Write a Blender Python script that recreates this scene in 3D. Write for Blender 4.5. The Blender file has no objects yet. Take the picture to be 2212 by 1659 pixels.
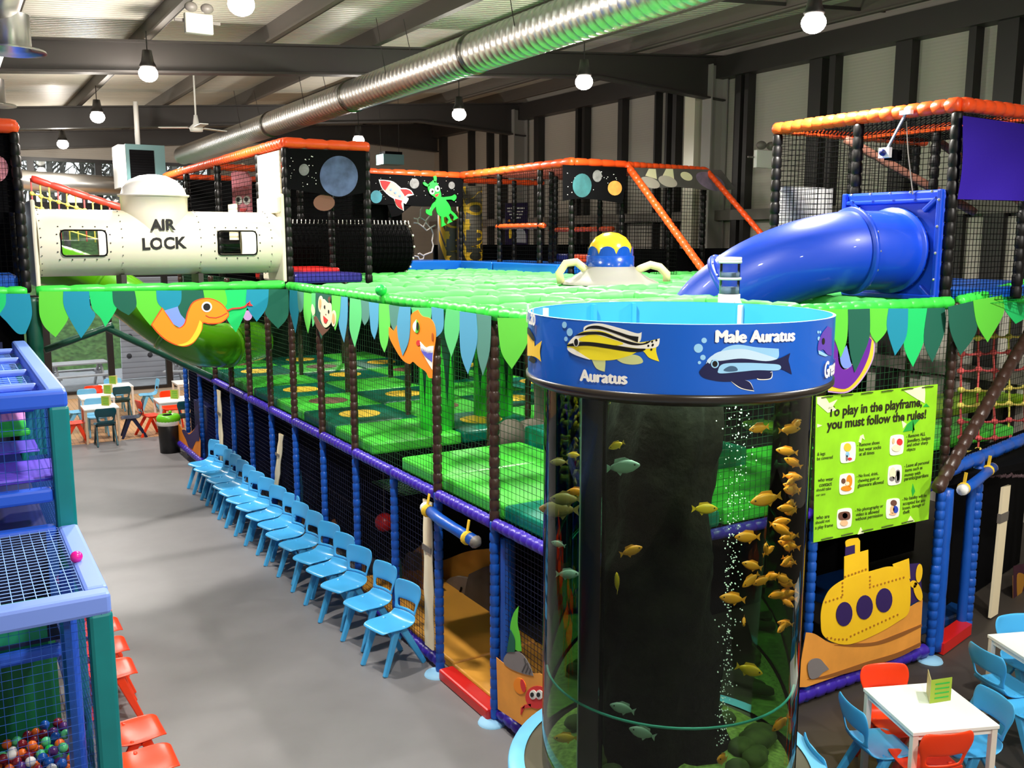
import bpy, bmesh, math, random
from mathutils import Vector, Matrix
random.seed(7)
PI=math.pi
S=bpy.context.scene; COL=S.collection
# ---------------------------------------------------------------- survey of the place (camera height, heading, pitch)
F=2000.;CX=1106.;CY=829.5;PT=math.radians(8.81);AZ=math.radians(31.4);H=4.2
cp,sp=math.cos(PT),math.sin(PT);FW=(math.sin(AZ),math.cos(AZ));RT=(math.cos(AZ),-math.sin(AZ))
EYE=Vector((0,0,H))
def ray(x,y):
    r=(x-CX)/F;u=(CY-y)/F;h=cp+u*sp
    return Vector((FW[0]*h+RT[0]*r,FW[1]*h+RT[1]*r,u*cp-sp))
def hit(x,y,pl):
    p,n=pl;d=ray(x,y);return EYE+d*((p-EYE).dot(n)/d.dot(n))
def PX(v): return (Vector((v,0,0)),Vector((-1,0,0)))
def PY(v): return (Vector((0,v,0)),Vector((0,-1,0)))
def PZ(v): return (Vector((0,0,v)),Vector((0,0,1)))
WA=math.radians(12);WN=Vector((math.sin(WA),-math.cos(WA),0));WD=Vector((math.cos(WA),math.sin(WA),0))
WP0=Vector((8.3,5.4,0))
PW=(WP0,WN)
# ---------------------------------------------------------------- materials
MT={}
def lin(c):
    f=lambda v:v/12.92 if v<=.04045 else ((v+.055)/1.055)**2.4
    return tuple(f(v/255.) for v in c)+(1,)
def M(n,c,rough=.5,metal=0,emit=0,bump=0,bs=60,var=0,vs=8,spec=.5,coat=0):
    if n in MT: return MT[n]
    m=bpy.data.materials.new(n);m.use_nodes=True;nt=m.node_tree;b=nt.nodes['Principled BSDF'];L=nt.links
    col=lin(c);b.inputs['Base Color'].default_value=col;b.inputs['Roughness'].default_value=rough;b.inputs['Metallic'].default_value=metal
    b.inputs['Specular IOR Level'].default_value=spec
    if coat: b.inputs['Coat Weight'].default_value=coat
    if emit: b.inputs['Emission Color'].default_value=col;b.inputs['Emission Strength'].default_value=emit
    if bump or var:
        tc=nt.nodes.new('ShaderNodeTexCoord')
        if var:
            nz=nt.nodes.new('ShaderNodeTexNoise');nz.inputs['Scale'].default_value=vs;nz.inputs['Detail'].default_value=5
            L.new(tc.outputs['Object'],nz.inputs['Vector'])
            mx=nt.nodes.new('ShaderNodeMix');mx.data_type='RGBA'
            mx.inputs[6].default_value=tuple(q*(1-var) for q in col[:3])+(1,);mx.inputs[7].default_value=tuple(min(1,q*(1+var)) for q in col[:3])+(1,)
            cr=nt.nodes.new('ShaderNodeMapRange');cr.inputs['From Min'].default_value=.3;cr.inputs['From Max'].default_value=.7
            L.new(nz.outputs['Fac'],cr.inputs['Value']);L.new(cr.outputs[0],mx.inputs[0]);L.new(mx.outputs[2],b.inputs['Base Color'])
        if bump:
            n2=nt.nodes.new('ShaderNodeTexNoise');n2.inputs['Scale'].default_value=bs;n2.inputs['Detail'].default_value=4
            L.new(tc.outputs['Object'],n2.inputs['Vector']);bp=nt.nodes.new('ShaderNodeBump');bp.inputs['Strength'].default_value=bump;bp.inputs['Distance'].default_value=.02
            L.new(n2.outputs['Fac'],bp.inputs['Height']);L.new(bp.outputs['Normal'],b.inputs['Normal'])
    MT[n]=m;return m
def ribbed(n,c,axis,scale,strength,rough=.4,metal=0,dist=.03,line=0):
    m=M(n,c,rough,metal);nt=m.node_tree;L=nt.links;b=nt.nodes['Principled BSDF']
    tc=nt.nodes.new('ShaderNodeTexCoord');w=nt.nodes.new('ShaderNodeTexWave');w.bands_direction=axis;w.wave_profile='SIN'
    w.inputs['Scale'].default_value=scale;L.new(tc.outputs['Object'],w.inputs['Vector'])
    bp=nt.nodes.new('ShaderNodeBump');bp.inputs['Strength'].default_value=strength;bp.inputs['Distance'].default_value=dist
    L.new(w.outputs['Fac'],bp.inputs['Height']);L.new(bp.outputs['Normal'],b.inputs['Normal'])
    if line:
        cr=nt.nodes.new('ShaderNodeMapRange');cr.inputs['From Min'].default_value=0;cr.inputs['From Max'].default_value=.12
        cr.inputs['To Min'].default_value=1-line
        L.new(w.outputs['Fac'],cr.inputs['Value']);mx=nt.nodes.new('ShaderNodeMix');mx.data_type='RGBA';mx.inputs[6].default_value=(0,0,0,1);mx.inputs[7].default_value=lin(c)
        L.new(cr.outputs[0],mx.inputs[0]);L.new(mx.outputs[2],b.inputs['Base Color'])
    return m
def clear(n,tint,gl=.06,rough=.02):
    m=bpy.data.materials.new(n);m.use_nodes=True;nt=m.node_tree;nt.nodes.clear();L=nt.links
    o=nt.nodes.new('ShaderNodeOutputMaterial');mx=nt.nodes.new('ShaderNodeMixShader');t=nt.nodes.new('ShaderNodeBsdfTransparent');g=nt.nodes.new('ShaderNodeBsdfGlossy')
    t.inputs[0].default_value=tint+(1,);g.inputs['Roughness'].default_value=rough
    fr=nt.nodes.new('ShaderNodeFresnel');fr.inputs[0].default_value=1.35
    ml=nt.nodes.new('ShaderNodeMath');ml.operation='MULTIPLY';ml.inputs[1].default_value=gl*10;ml.use_clamp=True
    L.new(fr.outputs[0],ml.inputs[0]);L.new(ml.outputs[0],mx.inputs[0]);L.new(t.outputs[0],mx.inputs[1]);L.new(g.outputs[0],mx.inputs[2]);L.new(mx.outputs[0],o.inputs[0])
    MT[n]=m;return m
brown=M('brown_vinyl',(56,36,29),.35,bump=.15,bs=25)
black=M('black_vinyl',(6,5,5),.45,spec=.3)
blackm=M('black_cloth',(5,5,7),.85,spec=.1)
bluev=M('blue_vinyl',(18,84,184),.35,bump=.1,bs=25)
navy=M('navy_vinyl',(16,26,96),.4)
purple=M('purple_vinyl',(60,36,170),.35,bump=.12,bs=25)
greenv=M('green_vinyl',(60,215,70),.35,bump=.12,bs=25)
dgreenv=M('dark_green_vinyl',(6,70,52),.4)
orangev=M('orange_vinyl',(250,84,28),.35,bump=.15,bs=25)
redv=M('red_vinyl',(214,34,30),.35)
netgr=M('green_net',(10,70,34),.6);netbk=M('black_net',(5,5,5),.9,spec=.05);netlg=M('roof_net',(30,160,60),.7,spec=.1);netbl=M('blue_net',(36,76,160),.7,spec=.2);netblk=M('navy_net',(12,20,60),.6)
white=M('white_plastic',(240,240,236),.4);cream=M('cream_plastic',(226,220,198),.25)
steel=M('dark_steel',(52,48,46),.5);steelg=M('grey_steel',(112,106,100),.5)
ropey=M('yellow_rope',(244,226,110),.8);roper=M('pink_rope',(222,92,92),.8)
fl={'lg':M('lime_cloth',(92,206,54),.8),'te':M('teal_cloth',(6,138,166),.8),'mg':M('mint_cloth',(14,200,104),.8),'dg':M('dark_green_cloth',(4,92,72),.8),
 'sb':M('sky_cloth',(84,168,206),.7),'mi':M('pale_green_cloth',(96,214,128),.7),'gy':M('grey_green_cloth',(84,146,132),.7),'gg':M('grass_cloth',(104,224,88),.7)}
artw=M('art_white',(250,248,240),.7);artk=M('art_black',(8,8,10),.7);arto=M('art_orange',(252,144,16),.7);arty=M('art_yellow',(250,205,50),.7)
artr=M('art_red',(222,48,48),.7);artl=M('art_lilac',(120,150,232),.7);artg=M('art_grey',(130,124,124),.7);artp=M('art_purple',(104,28,160),.7);artn=M('art_navy',(44,20,90),.7)
artsand=M('art_sand',(236,158,62),.7,var=.12,vs=3);artlb=M('art_pale_blue',(150,205,240),.6);artbr=M('art_brown',(110,70,55),.7);artcr=M('art_cream',(250,236,200),.7);artpk=M('art_pink',(222,128,142),.7)
# ---------------------------------------------------------------- mesh builder
class G:
    def __init__(s): s.v=[];s.f=[];s.m=[];s.cm=0
    def add(s,vs,fs):
        o=len(s.v);s.v+=[Vector(q) for q in vs]
        for f in fs: s.f.append([i+o for i in f]);s.m.append(s.cm)
        return s
    def box(s,c,d,rz=0,M4=None):
        x,y,z=d[0]/2,d[1]/2,d[2]/2;vs=[]
        for k in((-x,-y,-z),(x,-y,-z),(x,y,-z),(-x,y,-z),(-x,-y,z),(x,-y,z),(x,y,z),(-x,y,z)):
            a=Vector(k);a=Matrix.Rotation(rz,3,'Z')@a if rz else a
            vs.append(a+Vector(c))
        return s.add(vs,[(0,3,2,1),(4,5,6,7),(0,1,5,4),(1,2,6,5),(2,3,7,6),(3,0,4,7)])
    def bb(s,a,b): return s.box([(a[i]+b[i])/2 for i in range(3)],[abs(b[i]-a[i]) for i in range(3)])
    def frame(s,d,up=None):
        d=d.normalized();up=up or (Vector((0,0,1)) if abs(d.z)<.95 else Vector((1,0,0)))
        a=d.cross(up).normalized();return a,a.cross(d).normalized()
    def bar(s,p,q,w,h,w2=None,h2=None,up=None):
        p=Vector(p);q=Vector(q);a,b=s.frame(q-p,up);w2=w2 or w;h2=h2 or h;vs=[]
        for c,W,K in((p,w,h),(q,w2,h2)):
            for i,j in((-1,-1),(1,-1),(1,1),(-1,1)): vs.append(c+a*i*W/2+b*j*K/2)
        return s.add(vs,[(0,3,2,1),(4,5,6,7),(0,1,5,4),(1,2,6,5),(2,3,7,6),(3,0,4,7)])
    def tube(s,pts,r,n=10,cap=True,closed=False):
        pts=[Vector(p) for p in pts];N=len(pts);R=r if isinstance(r,(list,tuple)) else [r]*N;vs=[];fs=[];pa=None
        for i,p in enumerate(pts):
            if closed: d=pts[(i+1)%N]-pts[i-1]
            else: d=pts[min(i+1,N-1)]-pts[max(i-1,0)]
            if pa is None: a,b=s.frame(d)
            else:
                d=d.normalized();a=(pa-d*pa.dot(d)).normalized();b=a.cross(d)
            pa=a
            for k in range(n):
                t=2*PI*k/n;vs.append(p+(a*math.cos(t)+b*math.sin(t))*R[i])
        for i in range(N if closed else N-1):
            for k in range(n):
                j=(i+1)%N;fs.append((i*n+k,i*n+(k+1)%n,j*n+(k+1)%n,j*n+k))
        if cap and not closed: fs+=[tuple(range(n))[::-1],tuple(range((N-1)*n,N*n))]
        return s.add(vs,fs)
    def pad(s,p,q,r,seg=.12,n=8,dip=.82):
        p=Vector(p);q=Vector(q);L=(q-p).length;k=max(1,round(L/seg));pts=[];R=[]
        for i in range(k):
            rr=r*random.uniform(.96,1.04)
            for t,f in((.02,dip),(.18,1),(.82,1),(.98,dip)): pts.append(p.lerp(q,(i+t)/k));R.append(rr*f)
        return s.tube(pts,R,n)
    def lathe(s,c,prof,n=24,cap=False):
        vs=[];fs=[];c=Vector(c)
        for r,z in prof:
            for k in range(n):
                t=2*PI*k/n;vs.append(c+Vector((r*math.cos(t),r*math.sin(t),z)))
        for i in range(len(prof)-1):
            for k in range(n): fs.append((i*n+k,i*n+(k+1)%n,(i+1)*n+(k+1)%n,(i+1)*n+k))
        if cap: fs+=[tuple(range(n))[::-1],tuple(range((len(prof)-1)*n,len(prof)*n))]
        return s.add(vs,fs)
    def ball(s,c,r,n=12,m=8,sc=(1,1,1)):
        pr=[];vs=[];fs=[]
        for i in range(1,m):
            t=PI*i/m
            for k in range(n):
                a=2*PI*k/n;vs.append(Vector(c)+Vector((math.sin(t)*math.cos(a)*r*sc[0],math.sin(t)*math.sin(a)*r*sc[1],-math.cos(t)*r*sc[2])))
        vs.append(Vector(c)-Vector((0,0,r*sc[2])));vs.append(Vector(c)+Vector((0,0,r*sc[2])));b=len(vs)-2
        for i in range(m-2):
            for k in range(n): fs.append((i*n+k,i*n+(k+1)%n,(i+1)*n+(k+1)%n,(i+1)*n+k))
        for k in range(n): fs.append((b,(k+1)%n,k));fs.append((b+1,(m-2)*n+k,(m-2)*n+(k+1)%n))
        return s.add(vs,fs)
    def slab(s,pts,nrm,t):
        n=len(pts);d=Vector(nrm).normalized()*t;pts=[Vector(p) for p in pts]
        return s.add(pts+[p+d for p in pts],[tuple(range(n)),tuple(range(2*n-1,n-1,-1))]+[(i,(i+1)%n,n+(i+1)%n,n+i) for i in range(n)])
    def net(s,o,u,v,cell=.06,w=.0035,diag=False):
        o=Vector(o);u=Vector(u);v=Vector(v);nu=max(1,round(u.length/cell));nv=max(1,round(v.length/cell))
        for i in range(nu+1): s.thread(o+u*i/nu,o+u*i/nu+v,w)
        for j in range(nv+1): s.thread(o+v*j/nv,o+v*j/nv+u,w)
        return s
    def thread(s,p,q,w):
        a,b=s.frame(q-p);vs=[]
        for c in(p,q):
            for k in range(3):
                t=2*PI*k/3;vs.append(c+(a*math.cos(t)+b*math.sin(t))*w)
        return s.add(vs,[(0,1,4,3),(1,2,5,4),(2,0,3,5)])
WL={}
def T(name,label,cat,loc,group=None,rz=0,kind=None):
    o=bpy.data.objects.new(name,None);COL.objects.link(o);o.location=loc;o.rotation_euler=(0,0,rz);o.empty_display_size=.1
    o['label']=label;o['category']=cat
    if group:o['group']=group
    if kind:o['kind']=kind
    WL[o.name]=Vector(loc);return o
SUB={'pupil':'eye','ear_inner':'ear','icon_shape':'icon_card','bolts':'flange','gasket':'window','window_glare_panel':'window','screws':'window','strap':'cloth','claw_gap':'claw','spot':'printed_fish','rivets':'submarine_body','porthole':'submarine_body','food':'chamber','chamber_ring':'chamber','lid_hole':'lid','lid_knob':'lid','crack':'rock_face','cord':'lamp_cap','belly':'snake_body','smile':'snake_body','nostril':'dinosaur','scalloped_trim':'dome','tooth':'mouth'}
LAST={}
def mk(name,g,mat,parent=None,smooth=False,label=None,cat=None,group=None,kind=None,org=None,bevel=0,recalc=True):
    me=bpy.data.meshes.new(name)
    if parent is not None: off=WL.get(parent.name,Vector((0,0,0)))
    else:
        if org is None and g.v:
            lo=[min(v[i] for v in g.v) for i in range(3)];hi=[max(v[i] for v in g.v) for i in range(3)];org=((lo[0]+hi[0])/2,(lo[1]+hi[1])/2,lo[2])
        off=Vector(org)
    me.from_pydata([tuple(v-off) for v in g.v],[],g.f)
    if parent is not None and name in SUB:
        q=LAST.get(SUB[name])
        if q is not None and q[1] is parent: parent=q[0]
    ms=mat if isinstance(mat,(list,tuple)) else [mat]
    for q in ms: me.materials.append(q)
    if len(ms)>1: me.polygons.foreach_set('material_index',g.m)
    if recalc:
        bm=bmesh.new();bm.from_mesh(me);bmesh.ops.recalc_face_normals(bm,faces=bm.faces);bm.to_mesh(me);bm.free()
    if smooth: me.polygons.foreach_set('use_smooth',[True]*len(me.polygons))
    o=bpy.data.objects.new(name,me);COL.objects.link(o)
    if parent is not None:
        o.parent=parent;WL[o.name]=off;LAST[name]=(o,parent)
    else: o.location=off;WL[o.name]=off
    if bevel:
        b=o.modifiers.new('bevel','BEVEL');b.width=bevel;b.segments=2;b.limit_method='ANGLE'
    if label:o['label']=label
    if cat:o['category']=cat
    if group:o['group']=group
    if kind:o['kind']=kind
    return o
def bxs(name,L,mat,parent,**k):
    for a,b in L: mk(name,G().bb(a,b),mat,parent,**k)
def ST(name,g,mat,**k): return mk(name,g,mat,kind='structure',**k)
def copytree(o,parent=None,loc=None,rz=None,label=None,mat=None):
    c=o.copy();COL.objects.link(c)
    if parent is not None:c.parent=parent
    if loc is not None:c.location=loc
    if rz is not None:c.rotation_euler=(0,0,rz)
    if label:c['label']=label
    if mat is not None and c.type=='MESH':
        c.material_slots[0].link='OBJECT';c.material_slots[0].material=mat
    for k in list(o.children): copytree(k,c,mat=mat)
    return c
# ------- outlines
def spl(pts,n=6):
    """closed outline; a third element marks a sharp corner"""
    N=len(pts);out=[];P=[Vector(p[:2]) for p in pts];C=[len(p)>2 for p in pts]
    if all(C): return P
    for i in range(N):
        p1,p2=P[i],P[(i+1)%N];p0=p1*2-p2 if C[i] else P[i-1];p3=p2*2-p1 if C[(i+1)%N] else P[(i+2)%N]
        if C[i]: p0=p1
        if C[(i+1)%N]: p3=p2
        for k in range(n):
            t=k/n;out.append(.5*((2*p1)+(p2-p0)*t+(2*p0-5*p1+4*p2-p3)*t*t+(3*p1-p0-3*p2+p3)*t**3))
    return out
def circ(x,y,rx,ry=None,n=20,rot=0):
    ry=ry or rx;c,s_=math.cos(rot),math.sin(rot)
    return [(x+rx*math.cos(2*PI*k/n)*c-ry*math.sin(2*PI*k/n)*s_,y+rx*math.cos(2*PI*k/n)*s_+ry*math.sin(2*PI*k/n)*c,1) for k in range(n)]
def art(name,pts,cr,pl,mat,parent,lay=1,g=None,thick=.004,label=None,raw=False,wave=0):
    ox,oy,sc=cr;P=spl(pts);n=pl[1].normalized();own=g is None;g=g or G()
    P=[hit(ox+p[0]*sc,oy+p[1]*sc,pl)+n*(.004*lay) for p in P]
    g.slab(P,n,thick)
    if own: return mk(name,g,mat,parent,label=label)
    return g
def strip(pts,w):
    P=[Vector(p[:2]) for p in pts];L=[];R=[]
    for i,p in enumerate(P):
        d=(P[min(i+1,len(P)-1)]-P[max(i-1,0)]).normalized();nn=Vector((-d.y,d.x));L.append(p+nn*w/2);R.append(p-nn*w/2)
    return [(q.x,q.y,1) for q in L+R[::-1]]
def textmesh(s,bold=.02):
    cu=bpy.data.curves.new('t','FONT');cu.body=s;cu.offset=bold;cu.resolution_u=3;o=bpy.data.objects.new('t',cu);COL.objects.link(o)
    dg=bpy.context.evaluated_depsgraph_get();dg.update();me=bpy.data.meshes.new_from_object(o.evaluated_get(dg))
    vs=[v.co.copy() for v in me.vertices];fs=[list(p.vertices) for p in me.polygons]
    bpy.data.objects.remove(o);bpy.data.curves.remove(cu);bpy.data.meshes.remove(me);return vs,fs
def text(g,s,a,b,cr,pl,lay=3,hs=1.0,bold=.02,shear=0):
    """lettering whose baseline runs between two points of plane pl"""
    ox,oy,sc=cr;n=pl[1].normalized();A=hit(ox+a[0]*sc,oy+a[1]*sc,pl);B=hit(ox+b[0]*sc,oy+b[1]*sc,pl)
    vs,fs=textmesh(s,bold);x0=min(v.x for v in vs);x1=max(v.x for v in vs);d=(B-A);k=d.length/(x1-x0);d.normalize();u=Vector((0,0,1));u=(u-n*u.dot(n)).normalized()
    g.add([A+d*(v.x-x0)*k+u*v.y*k*hs+n*.004*lay for v in vs],fs);return g
# ================================================================ THE HALL
def roofz(x): return 6.8+.0794*(x-1)
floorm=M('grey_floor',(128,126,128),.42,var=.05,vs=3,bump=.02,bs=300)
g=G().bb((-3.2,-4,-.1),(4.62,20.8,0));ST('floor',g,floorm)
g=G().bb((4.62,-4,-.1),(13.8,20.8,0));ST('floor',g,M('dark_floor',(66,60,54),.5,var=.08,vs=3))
woodm=ribbed('oak_floor',(206,160,112),'X',3.2,.05,.45,0,.01,.35)
g=G().bb((-3.2,20.8,-.1),(13.8,27.2,.004));ST('floor',g,woodm)
ceilm=ribbed('ceiling_deck',(206,202,188),'Y',2.6,.8,.42,.0,.05)
g=G();g.add([(-3.4,-4.2,roofz(-3.4)+.3),(13.9,-4.2,roofz(13.9)+.3),(13.9,27.4,roofz(13.9)+.3),(-3.4,27.4,roofz(-3.4)+.3)]+[(-3.4,-4.2,roofz(-3.4)+.45),(13.9,-4.2,roofz(13.9)+.45),(13.9,27.4,roofz(13.9)+.45),(-3.4,27.4,roofz(-3.4)+.45)],[(0,1,2,3),(4,7,6,5),(0,4,5,1),(1,5,6,2),(2,6,7,3),(3,7,4,0)])
ST('ceiling',g,ceilm,org=(0,0,0))
wallm=ribbed('wall_panel',(176,170,160),'Z',6,.12,.6,0,.01,.08)
g=G().bb((13.6,-4,0),(13.8,27.2,8.3));ST('wall_right',g,wallm)
g=G().bb((-3.4,-4,0),(-3.2,27.2,7.2));ST('wall_left',g,wallm)
g=G().bb((-3.4,-4.2,0),(13.8,-4,8.3));ST('wall_back',g,wallm)
# far gable: dark glazed wall on the left part, cladding on the right
for a,b in(((6.6,27,0),(13.8,27.2,8.3)),((-3.4,27,6.3),(6.6,27.2,8.0)),((-3.4,27,0),(6.6,27.2,.12))): ST('wall_far',G().bb(a,b),wallm)
framem=M('window_frame',(26,24,26),.4)
pane=clear('window_glass',(.93,.96,.96),.04)
wx=[-3.2,-1.2,.6,2.1,3.7,5.2,6.6]
for i in range(len(wx)-1):
    a,b=wx[i],wx[i+1]
    for z0,z1 in((.12,3.3),(3.3,5.1),(5.1,6.3)):
        g=G();w=.16 if i==3 and z0<1 else .09
        g.bb((a,26.98,z0),(a+w,27.12,z1)).bb((b-.07,26.98,z0),(b,27.12,z1)).bb((a+w,26.98,z0),(b-.07,27.12,z0+.08)).bb((a+w,26.98,z1-.09),(b-.07,27.12,z1))
        o=ST('window_%d'%(1+i),g,framem);mk('pane',G().bb((a+w,27.04,z0+.08),(b-.07,27.05,z1-.09)),pane,o)
# eaves beams and portal frames (structure)
n_=1
def trim(g,m,**k):
    global n_
    ST('trim_%d'%n_,g,m,**k);n_+=1
def rafter(Y):
    g=G();xs=[-3.2,13.5]
    for x0,x1 in((-3.2,10.4),(10.4,13.5)):
        z0,z1=roofz(x0),roofz(x1);d0,d1=(.42,.42) if x1<11 else (.42,.85)
        for (dy,ta,tb,th) in((.1,0,0,.03),):
            # top flange, bottom flange, web
            g.bar((x0,Y,z0-.015),(x1,Y,z1-.015),.22,.03,up=Vector((0,0,1)))
            g.bar((x0,Y,z0-d0),(x1,Y,z1-d1),.22,.03,up=Vector((0,0,1)))
        g.add([(x0,Y-.012,z0),(x1,Y-.012,z1),(x1,Y-.012,z1-d1),(x0,Y-.012,z0-d0),(x0,Y+.012,z0),(x1,Y+.012,z1),(x1,Y+.012,z1-d1),(x0,Y+.012,z0-d0)],[(0,1,2,3),(7,6,5,4),(0,4,5,1),(3,2,6,7)])
    trim(g,steel)
for Y in(-.7,6.7,14.1,21.5,26.6): rafter(Y)
colm=M('column_paint',(150,146,140),.5)
for Y in(-.7,6.7,14.1,21.5):
    g=G().bb((13.1,Y-.13,0),(13.13,Y+.13,7.6)).bb((13.5,Y-.13,0),(13.53,Y+.13,7.6)).bb((13.13,Y-.02,0),(13.5,Y+.02,7.6));trim(g,colm)
purm=M('purlin_steel',(84,78,72),.5)
for x in[-2.4,-.7,1.0,2.7,4.4,6.1,7.8,9.5,11.2,12.9]:
    g=G();z=roofz(x);g.bb((x-.09,-4,z),(x+.0,27,z+.03)).bb((x-.01,-4,z),(x+.01,27,z+.3)).bb((x-.0,-4,z+.27),(x+.09,27,z+.3));trim(g,purm)
    g=G()
g=G()
for Y in(2.6,10.4,17.8,24): g.bar((-3.2,Y,roofz(-3.2)+.12),(13.5,Y,roofz(13.5)+.12),.03,.05)
trim(g,steel)
g=G().bb((13.3,-4,7.35),(13.6,27,7.75));trim(g,steel)
g=G().bb((13.38,-4,4.6),(13.6,27,4.8));trim(g,steelg)
g=G().bb((13.38,-4,2.1),(13.6,27,2.3));trim(g,steelg)
def wy(px): 
    a=math.atan((px-CX)*math.cos(PT)/F)+AZ;return 13.5/math.tan(a)
mull=M('mullion',(36,33,32),.5)
for px,w in((1590,.16),(1608,.1),(1752,.28),(1787,.13),(1935,.3),(2077,.12),(2150,.32),(2215,.12),(1457,.12),(1440,.07),(1416,.05),(1342,.16),(1264,.1),(1250,.1),(1164,.22),(1088,.14),(1060,.1),(1020,.1),(960,.2),(905,.18)):
    y=wy(px);g=G().bb((13.4,y-w/2,0),(13.6,y+w/2,7.4));trim(g,mull)
g=G().bb((13.2,14.55,0),(13.45,14.85,7.2));trim(g,cream)
g=G().bb((13.5,7.6,0),(13.59,9.3,4.55));trim(g,M('door_panel',(196,190,180),.6))
rl=M('rooflight',(240,244,240),.4,emit=1.2)
g=G()
for x0,y0 in((2.8,16.2),(6.2,16.6),(9.6,9.2),(2.8,9.4)):
    x1=x0+1.5;g.add([(x0,y0,roofz(x0)+.295),(x1,y0,roofz(x1)+.295),(x1,y0+.5,roofz(x1)+.295),(x0,y0+.5,roofz(x0)+.295)],[(0,1,2,3)])
trim(g,rl,recalc=False)
# ---------------------------------------------------------------- world and lamps
w=bpy.data.worlds.new('w');S.world=w;w.use_nodes=True;w.node_tree.nodes['Background'].inputs[0].default_value=(.95,.98,1,1);w.node_tree.nodes['Background'].inputs[1].default_value=2.2
bulbm=M('lamp_glow',(255,246,232),.5,emit=45);capm=M('lamp_cap',(40,38,38),.4)
def lampat(x,y,z,e,lab,vis=True):
    if vis:
        t=T('pendant_lamp',lab,'lamp',(x,y,z),'pendant lamps under the roof')
        mk('glass_globe',G().ball((x,y,z),.125,16,10,(1,1,.85)),bulbm,t,True)
        mk('lamp_cap',G().lathe((x,y,z),[(.0,.3),(.06,.3),(.08,.16),(.11,.1),(.1,.08),(0,.09)],16),capm,t,True)
        mk('cord',G().tube([(x,y,z+.29),(x,y,roofz(x)+.02)],.008,6),capm,t)
    l=bpy.data.lights.new('lamp_light','POINT');l.energy=e*.22;l.shadow_soft_size=.12;l.color=(1,.93,.84);o=bpy.data.objects.new('lamp_light',l);COL.objects.link(o);o.location=(x,y,z-.26)
    l=bpy.data.lights.new('lamp_beam','SPOT');l.spot_size=math.radians(158);l.spot_blend=.5;l.energy=e*1.25;l.shadow_soft_size=.12;l.color=(1,.95,.88);o=bpy.data.objects.new('lamp_light',l);COL.objects.link(o);o.location=(x,y,z-.26)
E0=560
for (x,y,lab) in((7.8,6.86,'brightest pendant lamp above the blue tube slide'),(7.9,11.0,'pendant lamp in front of the long dark rafter, right of the silver duct'),(8.0,14.9,'pendant lamp just right of the duct, under the second rafter'),(8.1,19.8,'small far pendant lamp above the black moon tower'),
  (2.6,9.16,'pendant lamp cut off by the top edge beside the twin-head emergency light'),(2.55,13.5,'glowing pendant lamp in front of the nearest rafter on the left'),(2.6,18.6,'pendant lamp in front of the second rafter on the left'),(2.6,24.2,'farthest pendant lamp by the window wall')):
    lampat(x,y,6.4,E0*(.5 if (x,y)==(8.0,14.9) else 1),lab)
for x,y in((2.6,4.6),(7.8,2.6),(2.6,0),(7.8,-1.6)): lampat(x,y,6.4,E0,'',False)
# ---------------------------------------------------------------- outside
gm=M('grass_bank',(70,100,52),.9,var=.5,vs=6);pv=M('paving',(150,150,156),.8,var=.1)
g=G().bb((-14,27.3,-.2),(22,40,-.05));mk('outside_ground',g,pv,label='pale paving outside the far windows',cat='ground',kind='structure')
g=G();nx,ny=40,8;vs=[]
for j in range(ny+1):
    for i in range(nx+1): vs.append((-14+36*i/nx,33+j*1.2,-.1+j*.62+random.uniform(-.15,.15)))
g.add(vs,[(j*(nx+1)+i,j*(nx+1)+i+1,(j+1)*(nx+1)+i+1,(j+1)*(nx+1)+i) for j in range(ny) for i in range(nx)])
mk('grass_bank',g,gm,smooth=True,label='green grassy bank outside behind the picnic tables',cat='grass',kind='stuff')
barkm=M('bark',(92,88,84),.9,var=.3);twig=G();trn=G()
for i in range(46):
    x=random.uniform(-10,14);y=random.uniform(39,43);h=random.uniform(7,12);p=Vector((x,y,3.5));trn.tube([p,p+Vector((random.uniform(-.5,.5),0,h*.6)),p+Vector((random.uniform(-1,1),0,h))],[.14,.09,.03],6)
    for k in range(26):
        z=random.uniform(.2,1)*h;a=random.uniform(0,6.3);q=p+Vector((0,0,z));e=q+Vector((math.cos(a)*1.6,math.sin(a)*.8,random.uniform(.5,1.4)));twig.tube([q,(q+e)/2+Vector((0,0,.2)),e],[.05,.03,.012],4,False)
        twig.tube([(q+e)/2,e+Vector((random.uniform(-.6,.6),0,.6))],[.025,.01],3,False)
trn.add(twig.v,twig.f);mk('bare_trees',trn,barkm,label='grey bare winter trees outside beyond the far windows',cat='trees',kind='stuff')
hold=M('climbing_hold',(60,56,62),.7);plank=ribbed('pale_planks',(190,186,196),'Z',1.9,.3,.7,0,.01,.4)
t=T('climbing_wall','pale plank climbing wall with dark holds outside the window','climbing wall',(5.6,30,0))
mk('board',G().bar((5.6,30.3,0),(5.6,30,3.1),2.3,.12,up=Vector((0,1,0))),plank,t)
for k in range(14):
    mk('climbing_hold',G().ball((4.75+ (k%4)*.55+random.uniform(-.1,.1),30.2-.25*(k//4)*.3,.7+(k//4)*.6),.09,8,6),hold,t,True)
pw=M('weathered_wood',(176,172,176),.8,var=.1,vs=4)
def picnic(x,y,lab,rz):
    t=T('picnic_table',lab,'picnic table',(0,0,0),'picnic tables outside the glazed wall')
    g=G()
    for k in range(4): g.box((0,-.3+k*.2,.75),(1.6,.18,.04))
    mk('tabletop',g,pw,t)
    for s_ in(-1,1):
        mk('bench',G().box((0,s_*.7,.45),(1.6,.26,.04)),pw,t)
        g=G().bar((s_*.6,-.75,0),(s_*.6,-.1,.74),.05,.1).bar((s_*.6,.75,0),(s_*.6,.1,.74),.05,.1).box((s_*.6,0,.42),(.05,1.6,.08));mk('leg',g,pw,t)
    t.location=(x,y,-.05);t.rotation_euler=(0,0,rz)
picnic(3.1,29.2,'grey wooden picnic table outside, left of the thick window post',.1)
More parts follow.
